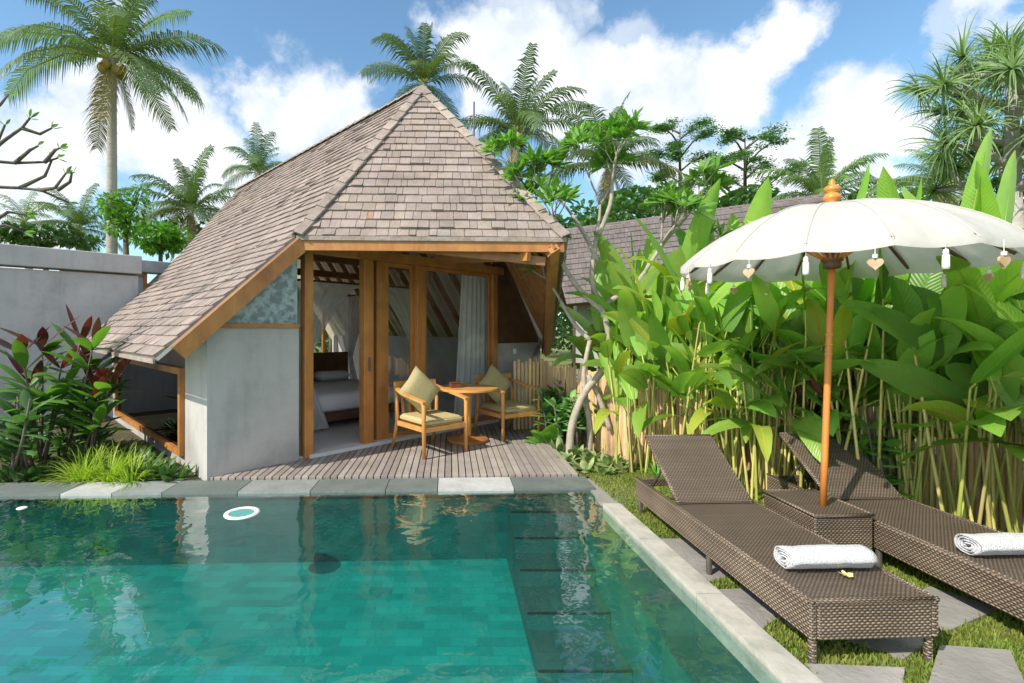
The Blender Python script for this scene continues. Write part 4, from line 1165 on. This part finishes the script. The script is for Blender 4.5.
for p,d in tips: rosette(m,p,d,rr.randint(1,4),.10,.03,rr,.9,.3,el=(.8,1.4))
m.build('crown',leafg,f2)
# rain trees far behind
def raintree(px_,py,Y,w,h,label,seed,tone=1):
    rr=random.Random(seed);c=dp(px_,py,Y);s=Y/F
    t=thing('rain_tree',(c.x,c.y,0),label,'tree');m=MB();tips=[]
    p0=V((0,0,0));m.tube([(0,0,0),(.1,0,c.z*.5),(0,0,c.z-h*s*.5)],[.22,.18,.12],8)
    lv=MB()
    for i in range(15):
        k=i/14;zz=c.z-h*s*.5+h*s*k;a_=i*2.4;ln=w*s*.5*(1-.55*k)*rr.uniform(.7,1.1)
        e=V((math.cos(a_)*ln,math.sin(a_)*ln,zz+.12*ln));st_=V((0,0,max(zz-ln*.45,c.z-h*s*.6)))
        m.tube([st_,st_.lerp(e,.5)+V((0,0,.1*ln)),e],[.07,.05,.02],5)
        for q in range(5):
            cc_=st_.lerp(e,rr.uniform(.55,1.1))+V((rr.uniform(-.5,.5),rr.uniform(-.5,.5),.1));rad_=rr.uniform(.14,.22)*w*s*.55
            for j in range(190):
                u_=rr.gauss(0,.45)*rad_;v=rr.gauss(0,.45)*rad_;z=rr.gauss(0,.14)*rad_
                p=cc_+V((u_,v,z));a2=rr.uniform(0,6.28);sz=rr.uniform(.035,.075)*Y/26
                tt=rr.uniform(.7,1.25)*tone
                dx=V((math.cos(a2),math.sin(a2),rr.uniform(-.5,.5)))*sz;dy=V((-math.sin(a2),math.cos(a2),rr.uniform(-.5,.5)))*sz*.6
                lv.add([p-dx,p-dy,p+dx,p+dy],[(0,1,2,3)],(tt,tt,tt))
    m.tube([(0,0,c.z-h*s*.5),(0,0,c.z+h*s*.45)],[.12,.03],6)
    m.build('trunk',barkd,t,smooth=True);lv.build('crown',leafd,t)
raintree(745,170,27,100,72,'feathery flat topped tree right of the other airy tree',31,1.7)
raintree(680,162,30,92,74,'feathery airy tree directly behind the frangipani top',32,1.7)
# bushes / broadleaf trees beyond walls
def bush(px_,py,Y,w,h,label,seed,m_=leafg,tone=1,n=2600,name='leafy_tree',cat='tree',sz=.09,z0=None,group=None):
    rr=random.Random(seed);c=dp(px_,py,Y);s=Y/F;w=w*s/2;h=h*s/2
    t=thing(name,(c.x,c.y,0),label,cat,group=group);m=MB();m.tube([(0,0,0),(.05,0,c.z*.6),(0,0,c.z)],[.12,.09,.05],8)
    lobes=[]
    for i in range(16):
        a_=rr.uniform(0,2*PI);e=rr.uniform(-1,1);k_=rr.uniform(.45,.85);q=V((math.cos(a_)*w*k_*math.sqrt(1-e*e),math.sin(a_)*w*k_*math.sqrt(1-e*e),c.z+e*h*k_))
        lobes.append((q,rr.uniform(.16,.42)));m.tube([(0,0,max(c.z-h*.8,.1)),(V((0,0,c.z-h*.2))).lerp(q,.5),q],[.05,.03,.01],5)
    m.build('trunk',barkd,t,smooth=True);lv=MB()
    for j in range(n):
        q,rd=lobes[rr.randrange(16)]
        v=V((rr.gauss(0,1),rr.gauss(0,1),rr.gauss(0,1))).normalized()*rd*(.55+.45*rr.random())
        p=q+V((v.x*w,v.y*w,v.z*h));o=v.normalized();dr=(o+V((rr.uniform(-.7,.7),rr.uniform(-.7,.7),rr.uniform(-.6,.3)))).normalized()
        tt=rr.uniform(.65,1.3)*tone;l_=sz*rr.uniform(.7,1.4)*Y/8;sd_=dr.cross(V((rr.random(),rr.random(),1))).normalized()*l_*.3
        lv.add([p,p+dr*l_*.5+sd_,p+dr*l_-V((0,0,l_*.2)),p+dr*l_*.5-sd_],[(0,1,2,3)],(tt,tt*rr.uniform(.95,1.05),tt*.9))
    lv.build('crown',m_,t);return t
bush(125,212,13,48,66,'bright green leafy tree above the wall beside the tall palm trunk',41,n=1500,tone=.95,sz=.07)
bush(160,238,16,60,34,'low leafy crown just above the roof end and lower wall',42,n=1500,tone=1.1)
bush(45,238,15,90,26,'dark low foliage above the garden wall at far left',43,leafd,n=1600)
bush(640,215,17,120,70,'dark leafy tree between frangipani crown and neighbouring roof',44,leafd,n=3800,tone=1.3)
bush(735,208,24,90,36,'dull green foliage at the foot of the feathery trees',45,leafd,n=2200,tone=1.2)
bush(575,240,16,80,90,'mid green tree behind the frangipani, right of the roof corner',46,leafd,n=3200,tone=1.6)
bush(890,215,16,110,50,'dense leafy tree behind the right side of the parasol',47,leafg,n=2600)
bush(1010,215,12,130,110,'dark leafy mass behind the spiky tree at the right edge',48,leafd,n=4200,tone=1.2)
bush(500,235,26,120,90,'far leafy tree hidden mostly by the roof, behind the apex palms',49,leafd,n=2200)
bush(275,260,24,260,70,'long dark tree line behind the villa roof',50,leafd,n=3600)
bush(330,330,19,120,150,'green tree seen through the rear windows of the villa, on the left',51,leafg,n=3000)
bush(410,330,20,120,150,'green tree seen through the rear windows of the villa, on the right',52,leafg,n=3000)
# big spiky tree at upper right
sp_=dp(1012,120,8.2)
sc=thing('screw_pine',(sp_.x,sp_.y,0),'big pale green tree of spiky leaf rosettes at the upper right edge','tree')
rr=random.Random(61);m=MB();tips=[]
m.tube([(0,0,0),(.1,0,2.2),(0,0,3.9)],[.16,.14,.12],9)
for i in range(12):
    a_=i*2.4;branches(m,V((0,0,3.5+.2*i)),V((math.cos(a_),math.sin(a_),.55)),.72,.065,1,rr,tips,.9,.8,.15,3,(3,4))
m.tube([(0,0,3.8),(0,0,6.2)],[.12,.06],8)
tips.append((V((0,0,6.2)),V((0,0,1))))
m.build('trunk',palmtr,sc,smooth=True);m=MB();print('pine tips',len(tips))
for p,d in tips: rosette(m,p,d+V((0,0,.25)),64,.68,.04,rr,1.7,1.7,shape='spike',el=(-.9,1.25),nl=5)
m.build('crown',mat('screw_pine_leaf',(.13,.20,.085),(.10,.16,.07),3,.45,col=True,transl=.3),sc)
# neighbouring roof
n0=dp(598,228,15);n1=dp(822,197,13.2)
nb=thing('neighbouring_house',((n0.x+n1.x)/2,(n0.y+n1.y)/2,0),'neighbouring house with a long dull brown shingle roof behind the heliconias','house')
o2=V(nb.location);r0=V((n0.x-1.5,n0.y+.3,n0.z-.12))-o2;r1=n1-o2
dn=V((0,-2.6,-2.35));up_=V((0,2.6,-2.35))
sl_=MB();pl=[r0+dn*1.0,r1+dn+V((.3,0,0)),r1,r0];slabm(pl,.06,sl_);slabm([r0,r1,r1+up_,r0+up_],.06,sl_)
nr_=sl_.build('roof',wooddk,nb);shingles(pl,r1-r0,.24).build('shingles',mat('old_shingle',(.17,.145,.14),(.12,.10,.098),5,.85,.4,col=True,stain=((.15,.16,.15),1,.4)),nr_)
capline(r0,r1,.2).build('ridge_cap',caps,nr_)
m=MB();a_,b_=r0+dn*.8,r1+dn*.8
m.prism([V((a_.x+.4,a_.y,0)),V((b_.x-.3,b_.y,0)),V((b_.x-.3,b_.y,b_.z-.12)),V((a_.x+.4,a_.y,a_.z-.12))],V((0,.15,0)));m.build('wall',concrete,nb)
m=MB();m.prism([V((r1.x,r1.y-2.0,0)),V((r1.x,r1.y+2.0,0)),V((r1.x,r1.y+2.0,r1.z-2.1)),V((r1.x,r1.y,r1.z-.2)),V((r1.x,r1.y-2.0,r1.z-2.1))],V((-.15,0,0)));m.build('gable_wall',concrete,nb)
# ---------------------------------------------------------------- bamboo fence
fpts=[V((1.35,8.6)),V((1.50,7.3)),gp(640,466,0).xy,gp(760,485,0).xy,V((3.05,4.95)),gp(1024,541,0).xy,V((4.9,2.55)),V((6.3,1.2))]
fpts=[V((p[0],p[1],0)) for p in fpts]
fe=thing('bamboo_fence',fpts[2],'tan split bamboo fence running behind the stems of the heliconias','fence')
m=MB();rl=MB();o3=V(fpts[2])
for i in range(len(fpts)-1):
    p,q=fpts[i],fpts[i+1];L=(q-p).length;d=(q-p)/L;n=int(L/.042);nn=d.cross(V((0,0,1)))
    for k in range(n):
        c_=p+d*(L*(k+.5)/n)+nn*rnd.uniform(-.008,.008)-o3
        h=1.10+rnd.uniform(-.06,.06);t=rnd.uniform(.65,1.3);wd=rnd.uniform(.017,.021);tl=rnd.uniform(-.012,.012)
        vs=[]
        for zz in (0,h*.5,h):
            for (s,o) in((-1,0),(-.5,-.014),(.5,-.014),(1,0)): vs.append(c_+d*(s*wd+tl*zz)+nn*(-o)*1+V((0,0,zz)))
        fs=[(r_*4+j,r_*4+j+1,(r_+1)*4+j+1,(r_+1)*4+j) for r_ in(0,1) for j in range(3)]+[(3,0,4,7),(7,4,8,11),(8,9,10,11)]
        m.add(vs,fs,(t,t*rnd.uniform(.92,1.04),t*rnd.uniform(.82,1.1)))
    for z in (.3,.85): rl.bar(p-o3+nn*.035*-1+V((0,0,z)),q-o3-nn*.035+V((0,0,z)),.04,.05)
m.build('pales',bamboo,fe);rl.build('rail',bamboo,fe)
# short fence piece beside the right armchair
sf=gp(533,430,0);s2=thing('bamboo_screen',(1.30,7.55,.0),'short light bamboo screen right behind the right armchair','screen')
m=MB()
for k in range(9):
    c_=V((-.30+k*.062,.02*k,0));h=1.12+.03*math.sin(k*2);t=rnd.uniform(.9,1.35);m.tube([c_,c_+V((0,0,h))],.024,7,col=(t,t,t*.85))
m.build('pales',bamboo,s2);m=MB();m.bar((-.3,.04,.7),(.2,.2,.7),.03,.04);m.build('rail',bamboo,s2)
# ---------------------------------------------------------------- heliconias
def helitemplate(loc,label,group,seed,ns=5,H=1.5,L=.8,leaves=7,dense=1.,yel=.0,e0=.75,e1=1.45):
    rr=random.Random(seed);t=thing('heliconia_plant',loc,label,'plant',group=group)
    m=MB();lf=MB()
    for i in range(ns):
        a_=rr.uniform(0,2*PI);bx=V((math.cos(a_)*rr.uniform(.03,.24),math.sin(a_)*rr.uniform(.02,.12),0));tt=rr.uniform(.8,1.35)
        h=H*rr.uniform(.55,1.08);ln=V((rr.uniform(-.16,.16),rr.uniform(-.14,.10),0));top_=bx+ln*h+V((0,0,h))
        tb2=rr.random();m.tube([bx,bx.lerp(top_,.5)+ln*.05,top_],[.012,.010,.007],6,col=(tt*(1.0+.35*tb2),tt,tt*(.7+.6*tb2)),cap=False)
        for k in range(rr.choice((1,2,2,3))):
            a2=rr.uniform(0,2*PI);e=rr.uniform(e0,e1)-.45*k
            d=V((math.cos(a2)*math.cos(e),math.sin(a2)*math.cos(e),math.sin(e)))
            p=bx.lerp(top_,1-.22*k);q=p+d*rr.uniform(.04,.2)
            m.tube([p,q],[.008,.007],5,col=(tt,tt,tt*.7),cap=False)
            t2=rr.uniform(.65,1.35);yy=rr.random()<yel
            sd_=d.cross(V((rr.uniform(-.5,.5),rr.uniform(-.5,.5),1)))
            sd_=(sd_.normalized()+V((0,0,rr.uniform(-.5,.5)))).normalized()
            lf.leaf(q,d,sd_,L*rr.uniform(.45,1.2),L*.30*rr.uniform(.7,1.2),rr.uniform(.3,1.9),(t2*(1.8 if yy else rr.uniform(.9,1.2)),t2*(1.15 if yy else 1),t2*.8),nl=9,fold=rr.uniform(.08,.4),wav=.012,rib=.0045)
            # midrib
    m.build('stem',helistem,t,smooth=True);lf.build('foliage',heli,t,smooth=True)
    return t
def along(s,off):
    "point at length s along the fence from the villa, off metres to the garden side"
    for i in range(len(fpts)-1):
        L=(fpts[i+1]-fpts[i]).length
        if s<=L or i==len(fpts)-2:
            d=(fpts[i+1]-fpts[i])/L;nn=d.cross(V((0,0,1)));return fpts[i]+d*s+nn*off
        s-=L
GF='heliconias growing in front of the fence';GB='heliconias growing behind the fence'
LF='tall heliconia with bare yellow green stems, growing in front of the bamboo fence'
LBk='heliconia behind the bamboo fence, its broad leaves showing over the top'
front=[];s=3.0
TF=[];TB=[]
i=0
while s<9.4:
    k=(s-3.0)/6.4
    off=rnd.uniform(.10,.34);p=along(s,off);sc_=rnd.uniform(.9,1.12)*(1.0+.10*k);rz=rnd.uniform(0,6.28)
    if len(TF)<7: o=helitemplate(p,LF,GF,100+i,ns=8,H=1.42,L=.72,yel=.15);TF.append(o);o.scale=(sc_,)*3
    else: dup(TF[rnd.randrange(7)],p,rz,s=sc_)
    s+=.175;i+=1
s=1.5;i=0
while s<10.2:
    k=s/10
    p=along(s,-rnd.uniform(.25,1.15));sc_=rnd.uniform(.9,1.15)*(1.0+.12*k);rz=rnd.uniform(0,6.28)
    if len(TB)<6: o=helitemplate(p,LBk,GB,200+i,ns=7,H=1.62,L=1.0,yel=.15,e0=1.0,e1=1.5);TB.append(o);o.scale=(sc_,)*3
    else: dup(TB[rnd.randrange(6)],p,rz,s=sc_)
    s+=.20;i+=1
# the giant upright leaves at the right edge
gl=dp(975,250,4.6)
hb=thing('banana_plant',(gl.x,gl.y,0),'banana plant with giant pale green upright leaves at the right edge above the parasol','plant')
o4=V(hb.location);m=MB();lf=MB()
for (x0,y0,x1,y1,w_,b_) in ((965,250,992,128,.24,.0),(1000,260,1015,150,.22,.05),(945,245,905,185,.16,.3),(930,240,880,196,.14,.3),(1010,240,985,215,.2,.2),(980,262,940,215,.18,.5),(900,235,893,190,.12,.1)):
    p=dp(x0,y0,4.6)-o4;q=dp(x1,y1,4.7)-o4;d=q-p
    lf.leaf(p,d,d.cross(V((0,1,.1))),d.length,w_,b_,(1.5,1.3,1.4),nl=12,fold=.25,wav=.008,rib=.008)
    m.tube([(p.x*.2,p.y,0),p*1.0],[.03,.012],7)
m.build('stem',helistem,hb,smooth=True);lf.build('foliage',heli,hb,smooth=True)
# large dark drooping leaves at the right middle
gd=gp(985,520,0)
hd=thing('banana_plant',(gd.x+.25,gd.y+.25,0),'banana plant with broad dark arching leaves beside the right lounger','plant')
o5=V(hd.location);m=MB();lf=MB()
for (x0,y0,x1,y1,w_,b_,tn) in ((1000,400,945,300,.24,.5,.75),(985,420,880,355,.26,.35,.8),(1010,400,1010,310,.24,.3,.9),(990,400,900,300,.22,.6,.7),(1015,420,960,360,.26,.5,.8),(970,380,868,288,.20,.6,.9),(1020,380,990,250,.22,.2,1.2)):
    p=dp(x0,y0,3.75)-o5;q=dp(x1,y1,3.6)-o5;d=q-p
    lf.leaf(p,d,d.cross(V((0,1,.5))),d.length*1.15,w_,b_,(tn,tn,tn),nl=12,fold=.2,wav=.01,rib=.007)
    m.tube([(p.x*.3,p.y*.5,0),p],[.022,.01],7)
m.build('stem',helistem,hd,smooth=True);lf.build('foliage',heli,hd,smooth=True)
# ---------------------------------------------------------------- low planting
def tuft(loc,label,name,m_,n,L,W,seed,el=(.3,1.3),bend=1.4,shape='spike',cat='plant',group=None,tone=1,col=None,nl=5,rad=.05):
    rr=random.Random(seed);t=thing(name,loc,label,cat,group=group);m=MB()
    for i in range(n):
        a_=rr.uniform(0,2*PI);e=rr.uniform(*el);r_=rad*rr.random();tt=rr.uniform(.7,1.25)*tone
        c_=col(rr) if col else (tt,tt*rr.uniform(.95,1.05),tt*.9)
        m.leaf((math.cos(a_)*r_,math.sin(a_)*r_,0),(math.cos(a_)*math.cos(e),math.sin(a_)*math.cos(e),math.sin(e)),(-math.sin(a_),math.cos(a_),0),L*rr.uniform(.7,1.15),W*rr.uniform(.7,1.2),bend,c_,nl=nl,fold=.25,shape=shape)
    m.build('foliage',m_,t);return t
lt=[]
for i,(x,y) in enumerate([(82,478),(108,478),(132,479),(95,468),(120,468)]):
    p=gp(x,y+2,.02);tuft(p,'lime green strappy grass tuft in the bed at the foot of the side window','grass_tuft',lime,110,.38,.02,300+i,group='lime grass tufts by the pool edge',rad=.12)
def shrub(loc,label,name,stems,m_,seed,L,W,shape='lance',per=6,cat='shrub',tone=1,colf=None,bend=.7,tipm=None,tipn=5,rad=.2,stemr=.014,el=(.1,1.0)):
    rr=random.Random(seed);t=thing(name,loc,label,cat);m=MB();lf=MB();tf=MB()
    for i in range(stems):
        a_=rr.uniform(0,6.28);b0=V((math.cos(a_)*rr.uniform(0,rad),math.sin(a_)*rr.uniform(0,rad),0));h=rr.uniform(.5,1.0)
        h=h*(shrub.H);tp=b0+V((rr.uniform(-.28,.28)*h,rr.uniform(-.2,.2)*h,h))
        mid=b0.lerp(tp,.5)+V((rr.uniform(-.05,.05),0,0));m.tube([b0,mid,tp],[stemr*1.3,stemr,stemr*.6],6)
        for k in range(per):
            u_=rr.uniform(.35,1);p=b0.lerp(mid,u_*2) if u_<.5 else mid.lerp(tp,u_*2-1)
            a2=rr.uniform(0,6.28);e=rr.uniform(*el);tt=rr.uniform(.65,1.3)*tone;c_=(tt,tt,tt*.9)
            d=V((math.cos(a2)*math.cos(e),math.sin(a2)*math.cos(e),math.sin(e)))
            lf.leaf(p,d,(-math.sin(a2),math.cos(a2),rr.uniform(-.3,.3)),L*rr.uniform(.7,1.2),W*rr.uniform(.8,1.2),bend*rr.uniform(.6,1.5),c_,nl=6,fold=.2,shape=shape)
        if tipm: rosette(tf,tp,V((rr.uniform(-.3,.3),rr.uniform(-.3,.3),1)),tipn,L*.95,W*.8,rr,1,.35,el=(.5,1.3),nl=6)
    m.build('stem',barkd,t,smooth=True);lf.build('foliage',m_,t,smooth=True)
    if tipm: tf.build('red_leaves',tipm,t,smooth=True)
    return t
shrub.H=1.45
shrub(gp(30,470,.02)+V((0,.25,0)),'cordyline shrub with dark red and green leaves at the left edge','cordyline',7,leafg,71,.50,.13,tipm=redl,tipn=3,per=11,tone=.75,rad=.3)
shrub.H=1.15
shrub(gp(62,472,.02)+V((0,.3,0)),'smaller red tipped cordyline right of the bigger one','cordyline',4,leafg,72,.44,.13,tipm=redl,tipn=3,per=7,tone=.85,rad=.15)
shrub.H=.95
shrub(gp(8,478,.02),'dense dark leafy shrub at the left end of the planting bed','garden_shrub',11,leafd,73,.34,.12,per=8,tone=1.2,rad=.4)
shrub.H=.42
shrub(gp(85,470,.02)+V((-.6,.9,0)),'low dark leaved shrub behind the lime tufts under the side window','garden_shrub',8,leafd,74,.26,.10,per=7,tone=1.5,rad=.4)
shrub.H=.8
shrub(gp(35,474,.02)+V((-.3,1.0,0)),'tall dark shrub against the garden wall between the cordylines','garden_shrub',7,leafd,75,.36,.12,per=8,tone=1.3,rad=.4)
rr=random.Random(80)
for i in range(30):
    x_=-7.3+i*.15+rnd.uniform(-.1,.1);y_=5.45+rnd.uniform(0,1.6)*(x_<-4.2)+rnd.uniform(0,.4)
    if toL(V((x_,y_,0))).x>-.30: y_=5.25
    if toL(V((x_,y_,0))).x>-.15: continue
    tuft((x_,y_,.02),'low dark green leafy groundcover plant in the bed below the garden wall','groundcover_plant',leafd,34,.22,.07,500+i,el=(.1,1.3),bend=.9,shape='lance',group='dark groundcover in the left bed',rad=.2,tone=1.1)
# beds by the deck corner
for i,(x,y,L_,n_) in enumerate([(560,452,.2,16),(575,458,.2,18),(592,462,.2,18),(608,465,.2,16),(566,462,.17,14),(585,470,.17,14),(604,474,.15,12),(622,470,.16,12)]):
    p=gp(x,y,.02)
    tuft(p,'low plant with rounded green and cream mottled leaves beside the deck corner','caladium',cal,n_,L_,L_*.55,400+i,el=(.2,1.2),bend=.8,shape='paddle',group='mottled low plants by the deck corner',nl=5,rad=.05)
tuft(gp(612,452,.02),'yellow green grassy tuft among the low plants below the frangipani trunk','grass_tuft',lime,120,.34,.014,420,tone=.75)
tuft(gp(655,468,.02),'thin green grass tuft at the foot of the fence left of the lounger','grass_tuft',leafg,80,.24,.012,421)
# dark shrub and philodendron by the chair
shrub.H=1.0
shrub(V((1.62,7.0,.02)),'dark green fine leaved shrub between right armchair and frangipani trunk','garden_shrub',18,leafd,76,.22,.07,per=18,tone=1.7,rad=.3)
shrub.H=.75
shrub(V((1.72,6.6,.02)),'bushy green shrub under the crossing frangipani trunks','garden_shrub',14,leafd,77,.2,.08,per=16,tone=2.2,rad=.35)
tuft(gp(548,446,.02),'climbing plant with big heart shaped green leaves beside the right armchair','philodendron',leafg,13,.42,.26,430,el=(.5,1.3),bend=1.6,shape='paddle',nl=6,tone=1.0)
shrub.H=.9
shrub(gp(625,455,.02)+V((.15,.2,0)),'reddish green croton bush left of the fence under the leaves','croton',14,leafg,78,.16,.06,per=16,tone=.7,rad=.3)
# low greenery at the fence foot, and mid height plants inside the heliconias
for i in range(16):
    s=3.3+i*.36;p=along(s,.42+rnd.uniform(-.08,.1))
    tuft((p.x,p.y,.02),'small grassy plant at the foot of the heliconia stems','grass_tuft',leafg,46,.24,.014,440+i,group='grassy plants along the fence foot',tone=1.2)
shrub.H=1.25
shrub(along(5.0,.25),'bush with orange and dark red leaves just behind the parasol pole','croton',9,leafg,81,.24,.10,per=9,tone=1.0,tipm=redl,tipn=4,rad=.2)
shrub.H=1.0
shrub(along(5.4,.3),'bushy plant with small bright rounded leaves right of the parasol pole','garden_shrub',10,leafg,82,.18,.09,shape='paddle',per=10,tone=1.1,rad=.2)
# far background ground cover wood so that no bare horizon shows
wd_=MB();rr=random.Random(90)
for i in range(30000):
    X=rr.uniform(-45,45);Y=30+rr.uniform(0,6);top_=3.0+1.6*noise.noise(V((X*.12,0,0)))+.8*noise.noise(V((X*.5,2,0)))
    z=top_*rr.random()**.6;l_=rr.uniform(.18,.42);d=V((rr.uniform(-1,1),rr.uniform(-1,.2),rr.uniform(-.4,1))).normalized();sd_=d.cross(V((0,1,.3))).normalized()*l_*.35
    t=rr.uniform(.7,1.4);p=V((X,Y,z));wd_.add([p,p+d*l_*.5+sd_,p+d*l_,p+d*l_*.5-sd_],[(0,1,2,3)],(t,t,t))
wd_.build('distant_wood',leafd,kind='stuff',label='distant belt of dense green jungle behind all the houses',cat='wood')
